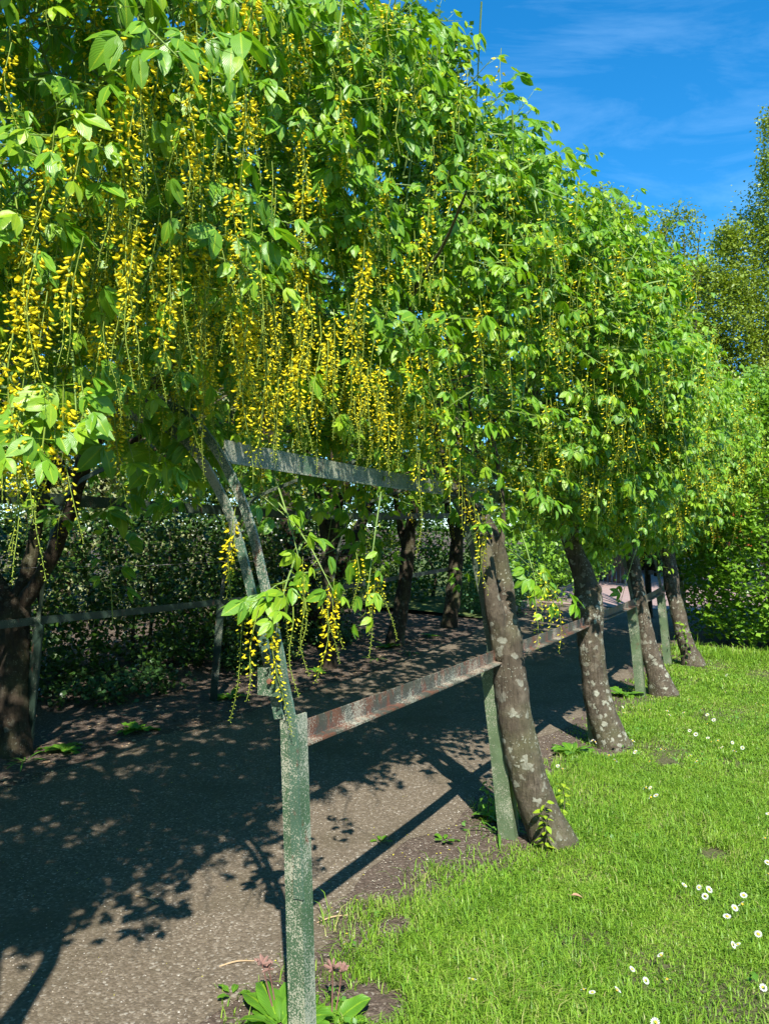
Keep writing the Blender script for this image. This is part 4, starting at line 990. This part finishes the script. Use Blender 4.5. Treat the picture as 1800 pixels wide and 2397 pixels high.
# tall yellow-green tree behind the hedge on the right
r = np.random.default_rng(160)
tb = np.array([9.6, 18.5, float(gz(9.6, 18.5))])
tb = np.array([9.3, 18.5, float(gz(9.3, 18.5))])
pts = np.concatenate([blob(r, 5000, tb + np.array([.3, 0, 5.0]), (2.5, 2.0, 3.9), .35, 2.2, .2, 3.0, 3, -.5, FR), blob(r, 1900, tb + np.array([-1.3, -.6, 6.2]), (1.1, 1.0, 1.6), .5, 2, .3, 3, 4, -.5, FR),
                      blob(r, 1500, tb + np.array([.3, -.4, 8.3]), (1.3, 1.0, 1.5), .5, 2, .3, 3, 9, -.5, FR), blob(r, 1300, tb + np.array([-2.1, -.6, 4.2]), (1.0, .9, 2.0), .5, 2, .3, 3, 14, -.5, FR),
                      blob(r, 120, tb + np.array([-.45, -1, 9.9]), (.15, .2, .95), .8, 2, .3, 3, 5), blob(r, 50, tb + np.array([-.38, -1, 10.9]), (.09, .12, .45), .8, 2, .3, 3, 6), blob(r, 170, tb + np.array([-1.3, -.8, 8.2]), (.3, .3, .6), .8, 2, .3, 3, 7),
                      blob(r, 130, tb + np.array([-2.0, -.8, 7.5]), (.3, .3, .5), .8, 2, .3, 3, 8), blob(r, 80, tb + np.array([-2.7, -.8, 6.4]), (.22, .3, .4), .8, 2, .3, 3, 8)])
root = leafy('privet_tree', tb, 'tall yellow-green tree with one spindly shoot standing behind the hawthorn at the right edge', 'tree', None, pts, SP_FAR, M['olive_leaf'], r, smin=.7, smax=1.2)
branchy(root, tb, [tb + np.array([.3, 0, 8.6]), tb + np.array([-.4, -1, 11.1]), tb + np.array([-1.3, -.8, 8.4]), tb + np.array([-2.0, -.8, 6.0]), tb + np.array([1.2, -.5, 6.5]), tb + np.array([-.9, -1.6, 4.2])], .15, M['twig'], seed=15, bend=.25)
# bushes that close the view past the end of the path
far_b = [(1240, 1230, 17.5, 1.3, 1.9, 'haw_leaf', 'sunlit bush beyond the shaded path between the first two lawn-side trunks'), (1010, 1240, 17.0, 1.6, 2.2, 'dark_leaf', 'dark bush behind the farthest hedge-side laburnum'),
         (1150, 1330, 15.2, .75, .9, 'blue_leaf', 'low blue-green leafy clump at the shaded path edge behind the forked trunk'), (1330, 1220, 20.5, 1.2, 2.4, 'haw_leaf', 'tall leafy bush left of the teal pole'),
         (1700, 1150, 22, 2.5, 3.0, 'dark_leaf', 'dark bush far behind the hawthorn'), (1300, 1180, 30, 4.0, 4.5, 'dark_leaf', 'big dark tree mass closing the end of the road'), (1530, 1180, 36, 4.5, 4.5, 'haw_leaf', 'leafy tree mass at the head of the brick road'),
         (830, 1150, 19, 2.4, 3.4, 'dark_leaf', 'dark bush deep behind the hedge-side trunks'), (500, 1100, 20, 3.0, 4.5, 'haw_leaf', 'green bush deep behind the pale dry one'), (100, 1050, 19, 3.0, 5.0, 'olive_leaf', 'olive bush deep behind the pale one at the left')]
for k, (px, py, y, rad, h, mt, lab) in enumerate(far_b):
    c = at(px, py, y); g0 = float(gz(c[0], c[1])); r = np.random.default_rng(200+k)
    pts = blob(r, int(400+190*rad*h/2), (c[0], c[1], g0 + h*.5), (rad, rad*.8, h*.55), .35, 2.3, .2, 2.6, k, -.6, FR); pts = pts[pts[:, 2] > g0+.05]
    root = leafy('bush', (c[0], c[1], g0), lab, 'bush', None, pts, SP_FAR if y > 16 else SP_ROUND, M[mt], r, smin=.8, smax=1.6)
    branchy(root, (c[0], c[1], g0), [(c[0]+.1, c[1], g0+h*.6), (c[0]-rad*.4, c[1], g0+h*.5)], .05, M['bark_shaded'], seed=k, sides=5)
# sunlit bed of low plants by the road
c = P(17.2, 4.3); r = np.random.default_rng(230)
pts = np.concatenate([blob(r, 700, P(15.8 + q*1.0, 4.25 + .1*q, .25), (.65, .6, .55), .5, 2.2, .2, 3, q, -.7, FR) for q in range(4)])
root = leafy('flower_bed', c, 'sunlit bed of low blue-green plants beside the brick road', 'plants', None, pts, SP_ROUND, M['blue_leaf'], r, smin=.8, smax=1.3)
branchy(root, c, [c + np.array([.1, 0, .5]), c + np.array([-.3, 0, .5])], .02, M['twig'], seed=2, sides=5)
# far wood that closes the horizon, and an added ring that blocks sky
r = np.random.default_rng(240); a = r.uniform(-.75, .95, 2600); y = 58 + r.uniform(0, 12, 2600); x = a*y; z = gz(x, y) + r.uniform(0, 1, 2600)**.8*(6 + 2*wob(x*.2, 0*x, 1))
ring = r.uniform(math.radians(100), math.radians(275), 2600); rr = r.uniform(17.5, 23, 2600)      # unseen tree ring added behind the viewer to block low southern sky
x = np.concatenate([x, rr*np.sin(ring)]); y = np.concatenate([y, rr*np.cos(ring)]); z = np.concatenate([z, r.uniform(0, 1, 2600)**.8*(13.2 + 1.2*wob(ring*9, ring*4, 2))])
V, F, C = scatter([(v*5, f, c_) for v, f, c_ in SP_FAR], np.stack([x, y, z], -1), r, .8, 1.6)
tag(link('far_wood_and_sky_block', mesh('far_wood_and_sky_block', V, F, M['dark_leaf'], C), kind='stuff'), 'far dark wood closing the view, plus unseen trees added to block low sky', 'wood')

# ------------------------------------------------------------------ things past the end of the path
# timber fence
fa = at(1392, 1325, 21.5); fb = at(1462, 1325, 20.6); fa[2] = float(gz(fa[0], fa[1])); fb[2] = float(gz(fb[0], fb[1])); fr = thing('timber_fence', fa, 'dark timber fence of upright boards behind the low plant bed', 'fence'); b0 = np.array(fr.location); r = np.random.default_rng(250)
dirf = (fb-fa)/np.linalg.norm(fb-fa); rz = math.atan2(dirf[1], dirf[0])
for k in range(7):
    p = fa + (fb-fa)*(k+.5)/7; hgt = 1.75 + r.normal()*.06; mb = MB(); mb.box(p + np.array([0, r.normal()*.01, hgt/2]), (.105, .025, hgt), rz + r.normal()*.03); mb.build('board', M['old_board'], fr, b0)
for zz in (.5, 1.4):
    mb = MB(); mb.box((fa+fb)/2 + np.array([0, .04, zz]), (np.linalg.norm(fb-fa), .04, .08), rz); mb.build('fence_rail', M['old_board'], fr, b0)
p = at(1380, 1325, 20.0); p[2] = float(gz(p[0], p[1])); pt = thing('pole', p, 'teal painted pole with a pale concrete foot beyond the tunnel', 'pole'); b0 = np.array(pt.location)
mb = MB(); mb.tube([p, p + np.array([0, 0, 2.6])], .06, 10); mb.build('shaft', M['teal_paint'], pt, b0, True)
mb = MB(); mb.box(p + np.array([-.12, 0, .16]), (.22, .25, .36), taper=.9); mb.build('foot', M['pale_stone'], pt, b0)
mb = MB(); mb.tube([p + np.array([0, 0, 2.6]), p + np.array([0, 0, 2.66])], [.075, .05], 10); mb.build('cap', M['teal_paint'], pt, b0)
# kerb stones along the verge
kt = thing('kerb', P(14, 3.45), 'row of pale kerb stones edging the grass verge by the brick road', 'kerb'); b0 = np.array(kt.location)
kme = None
for k in range(26):
    t = 11.6 + k*.62; p = P(t, 3.47 + r.normal()*.006); 
    if kme is None:
        mb = MB(); mb.box((0, 0, .04), (.60, .12, .16), 0, .95); kme = mesh('kerb_stone', np.concatenate(mb.V), mb.F, M['kerb_stone'])
    o = link('kerb_stone', kme, kt, loc=p - b0); o.rotation_euler = (0, 0, math.atan2(U[1], U[0]) + r.normal()*.01)
# orange van
vp = at(1625, 1335, 24.5); vp[2] = float(gz(vp[0], vp[1])) + .012
van = thing('van', vp, 'orange van with a yellow strip parked beyond the last laburnum', 'van'); van.rotation_euler = (0, 0, math.radians(8))
def vbox(name, c, s, m_, parent=van, taper=1.0):
    mb = MB(); mb.box(c, s, 0, taper); return mb.build(name, M[m_], parent)
prof = [(-2.3, .30), (2.3, .30), (2.35, .75), (2.2, 1.0), (1.75, 1.12), (1.3, 1.95), (-2.25, 1.98), (-2.32, 1.2)]
V = [(x, sgn*(.92 if z < 1.3 else .82), z) for sgn in (-1, 1) for x, z in prof]; nP = len(prof)
F = [list(range(nP)), list(range(nP, 2*nP))[::-1]] + [[i, nP+i, nP+(i+1) % nP, (i+1) % nP] for i in range(nP)]
link('body', mesh('body', V, F, M['orange_paint']), van)
vbox('window', (.55, -.895, 1.5), (.75, .02, .42), 'dark_glass'); vbox('window', (-.6, -.895, 1.5), (1.1, .02, .42), 'dark_glass'); vbox('windscreen', (1.60, 0, 1.5), (.03, 1.45, .5), 'dark_glass')
vbox('reflective_strip', (0, -.93, .62), (4.4, .02, .16), 'yellow_strip'); vbox('bumper', (2.36, 0, .45), (.12, 1.7, .22), 'black_paint'); vbox('bumper', (-2.34, 0, .45), (.1, 1.7, .22), 'black_paint'); vbox('sill', (0, -.93, .38), (4.0, .03, .12), 'grey_panel')
for y in (-.65, .65): vbox('headlight', (2.33, y, .82), (.08, .3, .16), 'white_lamp')
for x in (-1.45, 1.5):
    for y in (-.86, .86):
        mb = MB(); mb.tube([(x, y-.11, .33), (x, y-.09, .33), (x, y+.09, .33), (x, y+.11, .33)], [.27, .33, .33, .27], 20); w_ = mb.build('wheel', M['tyre_rubber'], van)
        mb = MB(); mb.tube([(x, y-.125 if y < 0 else y+.1, .33), (x, y-.1 if y < 0 else y+.125, .33)], .19, 14); mb.build('rim', M['rim_metal'], w_)
# small black box light on a bracket at the far hoop
lp = P(8.55, .26, 1.30); lt = thing('lamp', lp, 'small black box lamp on a bracket at the far hoop over the brick road', 'lamp'); b0 = np.array(lt.location)
q = at(1522, 1340, 9.75); mb = MB(); mb.box(q, (.055, .05, .05)); mb.build('housing', M['black_paint'], lt, b0)
mb = MB(); mb.tube([q + np.array([.02, 0, .005]), q + np.array([.13, 0.02, .0])], .008, 6); mb.build('arm', M['black_paint'], lt, b0)

# ------------------------------------------------------------------ ground-level plants
def blade_leaf(L, W, r, n=7, wrinkle=.032, curl=.4, tint=.4, edge=.35):
    """broad wrinkled rosette leaf rising then arching over, along +x"""
    xs = np.linspace(0, 1, n+1); V, C = [], []; cols = [-1, -.55, 0, .55, 1]
    for q in xs:
        w = W/2*(0.12 + .88*math.sin(math.pi*(q*.9+.05))**.8) if q > .12 else W*.09
        if q == 1: w = W*.04
        for c in cols:
            V.append([L*q*math.cos(curl*q*.6), w*c, L*(.34*q - .55*curl*q*q) + wrinkle*L*r.normal()*(q < 1)*(abs(c) > 0) + .12*w*abs(c)])
            C.append([np.clip(tint + edge*(abs(c) == 1) + r.normal()*.05, 0, 1), abs(c), q])
    F = []
    for i in range(n):
        for j in range(4):
            a = i*5+j; F += [[a, a+5, a+6], [a, a+6, a+1]]
    return np.array(V), np.array(F)[:, ::-1], np.array(C)
r = np.random.default_rng(300)
PRIM = [mesh('leaf', *[x for x in blade_leaf(.15, .062, r, tint=t_)][:2], M['prim_leaf'], None) for t_ in ()]
PRIM = []
for k in range(7):
    V, F, C = blade_leaf(r.uniform(.12, .165), r.uniform(.055, .075), r, tint=r.uniform(.1, .45), curl=r.uniform(.45, .8)); PRIM.append(mesh('leaf', V, F, M['prim_leaf'], C, smooth=True))
STRAP = []
for k in range(4):
    V, F, C = blade_leaf(r.uniform(.16, .26), .012, r, wrinkle=.004, curl=r.uniform(.6, 1.2), tint=.4, edge=.0); STRAP.append(mesh('leaf', V, F, M['weed_leaf'], C, smooth=True))
SMALL = []
for k in range(5):
    V, F, C = leaflet(r.uniform(.03, .045), r.uniform(.02, .03), 4, .15, .2, r.uniform(.1, .9), r); SMALL.append((V, F, C))
SM_LIME = [mesh('leaf', V, F, M['lime_leaf'], C) for V, F, C in SMALL]; SM_WEED = [mesh('leaf', V, F, M['weed_leaf'], C) for V, F, C in SMALL]; SM_IVY = [mesh('leaf', V, F, M['haw_leaf'], C) for V, F, C in SMALL]
def place_leaf(root, me, off, yaw, pitch, roll, scale):
    o = link('leaf', me, root, loc=[float(v) for v in off]); o.rotation_euler = (roll, pitch, yaw); o.scale = (scale,)*3; return o
def rosette(px, py, n, scale, label, r, meshes=None, name='primrose_plant', cat='plant', tall=0.0, group='leafy rosettes beside the path'):
    p = ground(px, py); p[2] = float(gg(p[0], p[1])); root = thing(name, p, label, cat, group)
    a0 = r.uniform(0, 6)
    for k in range(n):
        a = a0 + k*2.399; rad = .012*(1 + k/n)
        place_leaf(root, (meshes or PRIM)[r.integers(0, len(meshes or PRIM))], (rad*math.cos(a), rad*math.sin(a), .005 + tall*r.random()), a, -r.uniform(-.25, .40)*(1 - .6*k/n) - .05, r.normal()*.15, scale*r.uniform(.75, 1.15))
    return root
pr = rosette(655, 2405, 17, 1.18, 'broad-leaved primrose with wilted pink heads at the foot of the nearest post, path side', r)
pr2 = rosette(775, 2405, 9, .9, 'smaller primrose on the grass side of the nearest post', r)
for root, offs in ((pr, ((-.075, .10, .15), (.075, .06, .18), (-.055, .12, .12))), (pr2, ((.0, .07, .15), (.03, .09, .13)))):
    for ox, oy, oz in offs:
        mb = MB(); mb.tube([(ox*.3, oy*.5, 0), (ox*.8, oy, oz*.6), (ox, oy, oz)], [.003, .0025, .002], 5); st = mb.build('flower_stalk', M['stalk_red'], root)
        mb = MB()
        for k in range(9):
            d = np.array([r.normal(), r.normal(), abs(r.normal())*.8+.2]); d /= np.linalg.norm(d); a = np.array([ox, oy, oz])
            mb.tube([a, a + d*.012, a + d*.026, a + d*.034], [.0015, .004, .005, .001], 5)
        mb.build('wilted_head', M['pink_wilt'], st)
rosette(1338, 1762, 11, 1.15, 'primrose rosette on the bare soil left of the second lawn-side trunk', r)
rosette(1462, 1630, 12, 1.2, 'primrose rosette between the shaded path and the third lawn-side post', r)
rosette(1150, 1915, 8, .95, 'leafy clump in the shadow behind the pointed post', r)
for px, py, n_, sc_, lab in ((150, 1755, 10, 1.15, 'shaded rosette right of the dark forked trunk'), (320, 1712, 9, 1.25, 'shaded rosette in the soil left of the middle of the far bank'), (545, 1632, 9, 1.2, 'shaded rosette beside the second hedge-side post'),
                             (905, 1515, 9, 1.2, 'shaded rosette at the foot of the curved hedge-side trunk'), (1010, 1490, 7, 1.1, 'shaded rosette between the last two hedge-side trunks'), (745, 1575, 6, 1.0, 'small shaded rosette at the slim dark trunk'),
                             (890, 1970, 5, .42, 'tiny seedling rosette on the soil by the rail shadow'), (1040, 1965, 6, .5, 'small weed rosette on the soil before the pointed post'), (545, 2330, 4, .4, 'tiny pale weed on the gravel left of the primrose')):
    rosette(px, py, n_, sc_, lab, r)
for px, py, lab in ((1165, 1952, 'strappy-leaved plant sprawling at the foot of the pointed post'), (60, 1785, 'strappy tuft at the foot of the dark forked trunk'), (880, 1545, 'strappy tuft before the curved hedge-side trunk'), (960, 1530, 'strappy tuft right of the curved hedge-side trunk'), (1400, 1735, 'strappy tuft in shadow behind the second lawn-side trunk')):
    rosette(px, py, 9, 1.0 if px != 1165 else 1.1, lab, r, STRAP, 'strap_leaved_plant', group='strappy tufts')
def seedling(px, py, h, n, label, meshes, r, y=None):
    p = ground(px, py); root = thing('sapling', p, label, 'plant')
    mb = MB(); mb.tube([(0, 0, 0), (.01, 0, h*.5), (-.005, .005, h)], [.004, .003, .0015], 5); mb.build('stem', M['twig'], root)
    for k in range(n):
        z = h*(.15 + .85*k/(n-1)); a = k*2.4
        place_leaf(root, meshes[r.integers(0, len(meshes))], (.01*math.cos(a), .01*math.sin(a), z), a, r.uniform(-.2, .5), r.normal()*.3, r.uniform(.9, 1.5))
    return root
seedling(1276, 1998, .26, 22, 'yellow-green sapling growing against the foot of the forked trunk', SM_LIME, r)
seedling(1318, 1915, .20, 16, 'pale sapling on the grass right of the forked trunk', SM_LIME, r)
seedling(1140, 1925, .24, 22, 'nettle-like weed with toothed leaves left of the pointed post', SM_WEED, r)
iv = thing('ivy_plant', at(1608, 1535, 9.95), 'ivy climbing the foot of the last lawn-side trunk', 'ivy')
for k in range(34):
    px = 1602 + r.normal()*10; py = 1450 + 100*r.random(); q = at(px + (py-1500)*.25, py, 9.9 + r.normal()*.04) - np.array(iv.location)
    place_leaf(iv, SM_IVY[r.integers(0, 5)], q, r.uniform(0, 6), r.uniform(-.3, 1.0), r.normal()*.5, r.uniform(1.2, 2.0))

# grass of the lawn
r = np.random.default_rng(400)
def blades(n, t0, t1, s0, s1, hmin, hmax, w, r):
    t = r.uniform(t0, t1, n); s = r.uniform(s0, s1, n); p = P(t, s); x, y = p[:, 0], p[:, 1]
    d = y; vis = (np.abs(x) < .5*d*1.06 + .25) & (y > 1.6)
    e = lawn_edge(t) - s + .10*wob(t*7, s*7, 2.0)
    dens = sm(-.30, .30, e)*(0.40 + .60*sm(-.80, -.05, wob(x*2.6, y*2.6, 6.0)))
    for (ax, ay, ar) in BARE: dens = dens*sm(ar*.55, ar*1.15, np.hypot(x-ax, (y-ay)) + .05*wob(x*9, y*9, 1.))
    keep = vis & (r.random(n) < dens)
    return x[keep], y[keep], e[keep]
BARE = []
for px, py, ar in ((1190, 1950, .24), (1245, 1965, .16), (1420, 1760, .20), (1550, 1625, .16), (690, 2420, .16), (920, 2180, .10), (1560, 1790, .13), (1660, 2010, .12), (860, 2360, .13), (760, 2330, .1)):
    q = ground(px, min(py, 2420)); BARE.append((q[0], q[1], ar))
def grass(sets):
    Vs, Fs, Cs, n0 = [], [], [], 0
    for (n, t0, t1, s0, s1, hmin, hmax, w) in sets:
        x, y, e = blades(n, t0, t1, s0, s1, hmin, hmax, w, r); m_ = len(x)
        h = r.uniform(hmin, hmax, m_)*(0.80 + .45*wob(x*1.7, y*1.7, 9.))*np.where(r.random(m_) < .07, 1.5, 1.); a = r.uniform(0, 2*math.pi, m_) + 1.6*wob(x*1.1, y*1.1, 3.); lean_ = np.abs(r.normal(.85, .5, m_))
        lx, ly = np.cos(a), np.sin(a); w_i = w*r.uniform(.6, 1.7, m_); wx, wy = -ly*w_i, lx*w_i
        z0 = gg(x, y) + .0
        base = np.stack([x, y, z0], -1); d1 = np.stack([lx*lean_*.35*h, ly*lean_*.35*h, .62*h], -1); d2 = np.stack([lx*lean_*h, ly*lean_*h, h*(1 - .33*lean_)], -1)
        W = np.stack([wx, wy, 0*wx], -1)
        V = np.stack([base - W, base + W, base + d1 - W*.8, base + d1 + W*.8, base + d2], 1).reshape(-1, 3)
        f = np.array([[0, 1, 3], [0, 3, 2], [2, 3, 4]]); F = (f[None] + (np.arange(m_)*5)[:, None, None] + n0).reshape(-1, 3); n0 += 5*m_
        tint = np.clip(r.normal(.45, .22, m_) + .16*wob(x*3.3, y*3.3, 4.) + .45*(r.random(m_) < .04 + .16*sm(.35, .8, wob(x*1.9, y*2.2, 7.))), 0, 1); C = np.repeat(np.stack([tint, 0*tint+1, 0*tint], -1), 5, 0)
        Vs.append(V); Fs.append(F); Cs.append(C)
    V, F, C = np.concatenate(Vs), np.concatenate(Fs), np.concatenate(Cs); print('grass tris', len(F))
    return tag(link('grass', mesh('grass', V, F, M['grass'], C), kind='stuff'), 'sunlit short grass of the lawn beside the tunnel', 'grass')
grass([(190000, -1.6, 1.6, -2.2, .6, .03, .075, .0016), (190000, 1.2, 4.0, -3.0, .55, .03, .075, .0019), (150000, 3.8, 7.0, -4.0, .5, .025, .055, .0027), (110000, 6.8, 10.2, -5.0, .45, .025, .055, .0040), (3600, -1.5, 9, -.1, .75, .04, .14, .0015), (3500, 9.2, 10.1, -3.5, .3, .06, .16, .003)])
# clover and plantain leaves among it
n = 1500; t = r.uniform(-1.5, 8, n); s = r.uniform(-3.2, .3, n); p = P(t, s); p[:, 2] += .018
kp = (wob(p[:, 0]*2.0, p[:, 1]*2.0, 3.0) > .25) & (np.abs(p[:, 0]) < .55*p[:, 1]) & (p[:, 1] > 1.9)
V, F, C = scatter([sprig(rs, 4, .024, .018, False, .014) for _ in range(4)], p[kp], r, .7, 1.4, .3)
tag(link('clover', mesh('clover', V, F, M['weed_leaf'], C), kind='stuff'), 'clover and small weeds among the lawn grass', 'weeds')
# daisies: photograph positions of the heads
DAISY = [(1175, 1790), (1317, 1798), (1392, 1738), (1480, 1736), (1425, 1768), (1439, 1782), (1547, 1757), (1557, 1759), (1487, 1764), (1520, 1784), (1615, 1770), (1630, 1785), (1664, 1735), (1713, 1738), (1737, 1751), (1689, 1751), (1718, 1760), (1614, 1711), (1628, 1720), (1656, 1727), (1679, 1732), (1456, 1656), (1459, 1669),
         (1482, 1654), (1561, 1665), (1566, 1675), (1611, 1640), (1520, 1660), (1600, 1670), (1700, 1580), (1696, 1621), (1770, 1645), (1785, 1650), (1643, 1663), (1655, 1676), (1654, 1695), (1670, 1687), (1510, 1843), (1522, 1843), (1522, 1866), (1535, 1861), (1790, 1960), (1798, 1905), (1795, 2020), (1600, 2076), (1636, 2082), (1658, 2086), (1650, 2102), (1740, 2102), (1735, 2122), (1718, 2128),
         (1701, 2148), (1797, 2048), (1774, 2190), (1714, 2212), (1727, 2212), (1546, 2234), (1478, 2268), (1510, 2293), (1561, 2292), (1785, 2308), (1105, 2296), (1365, 2317), (1386, 2324), (1444, 2317), (1533, 2392), (1305, 1792), (1386, 1735)]
a_ = np.linspace(0, 2*math.pi, 15, endpoint=False); V = [(0, 0, .002)]; F = []
for k, q in enumerate(a_):
    n0 = len(V); w = .09
    V += [(.004*math.cos(q), .004*math.sin(q), .002), (.0095*math.cos(q-w*1.4), .0095*math.sin(q-w*1.4), .0035), (.0125*math.cos(q), .0125*math.sin(q), .003), (.0095*math.cos(q+w*1.4), .0095*math.sin(q+w*1.4), .0035)]
    F.append([n0, n0+1, n0+2, n0+3])
D_PET = mesh('petals', V, F, M['petal_white'])
mb = MB(); mb.tube([(0, 0, .0015), (0, 0, .004), (0, 0, .0058)], [.0042, .0036, .001], 8); D_DISC = mesh('flower_centre', np.concatenate(mb.V), mb.F, M['daisy_yellow'])
mb = MB(); mb.tube([(0, 0, -.07), (0.003, 0, -.02), (0, 0, .002)], .001, 4); D_STEM = mesh('stem', np.concatenate(mb.V), mb.F, M['shoot'])
for px, py in DAISY:
    g0 = ground(px, min(py, 2420)); k = (CAMZ - .068)/CAMZ; x, y = g0[0]*k, g0[1]*k
    o = thing('daisy', (x, y, float(gg(x, y)) + .068), 'small white daisy with a yellow centre standing in the lawn', 'daisy', 'daisies in the lawn')
    tx, ty = r.normal(.72, .22), r.normal(0, .25); s_ = r.uniform(.95, 1.35)*(1 + .06*max(0, y-3))
    for nm, me in (('petals', D_PET), ('flower_centre', D_DISC), ('stem', D_STEM)):
        c_ = link(nm, me, o); c_.rotation_euler = (tx, ty, r.uniform(0, 6)) if nm != 'stem' else (tx*.3, ty*.3, 0); c_.scale = (s_, s_, s_ if nm != 'stem' else 1)

# loose gravel on the path, fallen petals, litter
def bits(name, n, tr, sr, size, mt, label, cat, r, flatness=.6, tetra=False, dens=None):
    t = r.uniform(*tr, n); s = r.uniform(*sr, n); p = P(t, s); x, y = p[:, 0], p[:, 1]
    k = (np.abs(x) < .55*y + .2) & (y > 1.7)
    if dens is not None: k &= r.random(n) < dens(t, s, x, y)
    x, y = x[k], y[k]; n = len(x); sz = r.uniform(*size, n)
    o6 = np.array([[1, 0, 0], [0, 1, 0], [-1, 0, 0], [0, -1, 0], [0, 0, flatness]]) if not tetra else np.array([[1, 0, 0], [0, .55, .12], [-1, 0, 0], [0, -.55, .12], [0, 0, .1]])
    f = np.array([[0, 1, 4], [1, 2, 4], [2, 3, 4], [3, 0, 4]])
    a = r.uniform(0, 6.28, n); R = rot_to(np.stack([np.cos(a), np.sin(a), r.normal(0, .12, n)], -1), np.stack([r.normal(0, .15, n), r.normal(0, .15, n), np.ones(n)], -1))
    jit = r.uniform(.7, 1.3, (n, 5, 1)); V = np.einsum('nij,nvj->nvi', R, o6[None]*jit)*sz[:, None, None] + np.stack([x, y, gg(x, y) + .001], -1)[:, None]
    F = (f[None] + (np.arange(n)*5)[:, None, None]).reshape(-1, 3); C = np.repeat(np.stack([r.random(n)]*3, -1), 5, 0)
    tag(link(name, mesh(name, V.reshape(-1, 3), F, mt, C), kind='stuff'), label, cat)
bits('gravel', 48000, (-2.5, 4.5), (.1, 3.3), (.0018, .0052), M['pebble'], 'loose fine gravel scattered over the near path', 'gravel', r)
bits('fallen_petals', 900, (-2.5, 6), (.2, 3.3), (.004, .008), M['petal_fallen'], 'fallen yellow petals dotted over the gravel', 'petals', r, tetra=True)
bits('leaf_litter', 5200, (-1.5, 9.5), (3.1, 5.4), (.010, .03), M['litter'], 'brown leaf litter on the soil along the hedge side', 'leaf litter', r, tetra=True)
for k, (px0, py0, px1, py1, lab) in enumerate(((318, 2095, 370, 2112, 'dry straw stalk lying on the sunlit gravel'), (514, 2262, 596, 2252, 'thin dry stalk on the gravel left of the primrose'), (742, 2165, 815, 2150, 'dry stalk lying right of the nearest post'))):
    a, b_ = ground(px0, py0), ground(px1, py1); a[2] = float(gg(a[0], a[1])) + .004; b_[2] = float(gg(b_[0], b_[1])) + .004
    tw = thing('straw', a, lab, 'straw'); mb = MB(); mb.tube([a, (a+b_)/2 + np.array([0, .006, .006]), b_], [.0022, .003, .0018], 5, res=9); mb.build('stalk', M['straw'], tw, np.array(tw.location))
q = ground(1338, 2118); dl = thing('dead_leaf', q + np.array([0, 0, .04]), 'curled brown dead leaf lying on the lawn grass', 'leaf'); V, F, C = leaflet(.05, .026, 5, .5, .25, .5, r); link('blade', mesh('blade', V, F, M['dead_leaf']), dl)
mb = MB(); mb.tube([(-.018, 0, .004), (0, 0, 0)], .0008, 4); mb.build('leaf_stalk', M['dead_leaf'], dl)

print('tris', sum(len(o.data.polygons) for o in bpy.data.objects if o.type == 'MESH' and o.get('kind') == 'stuff'))
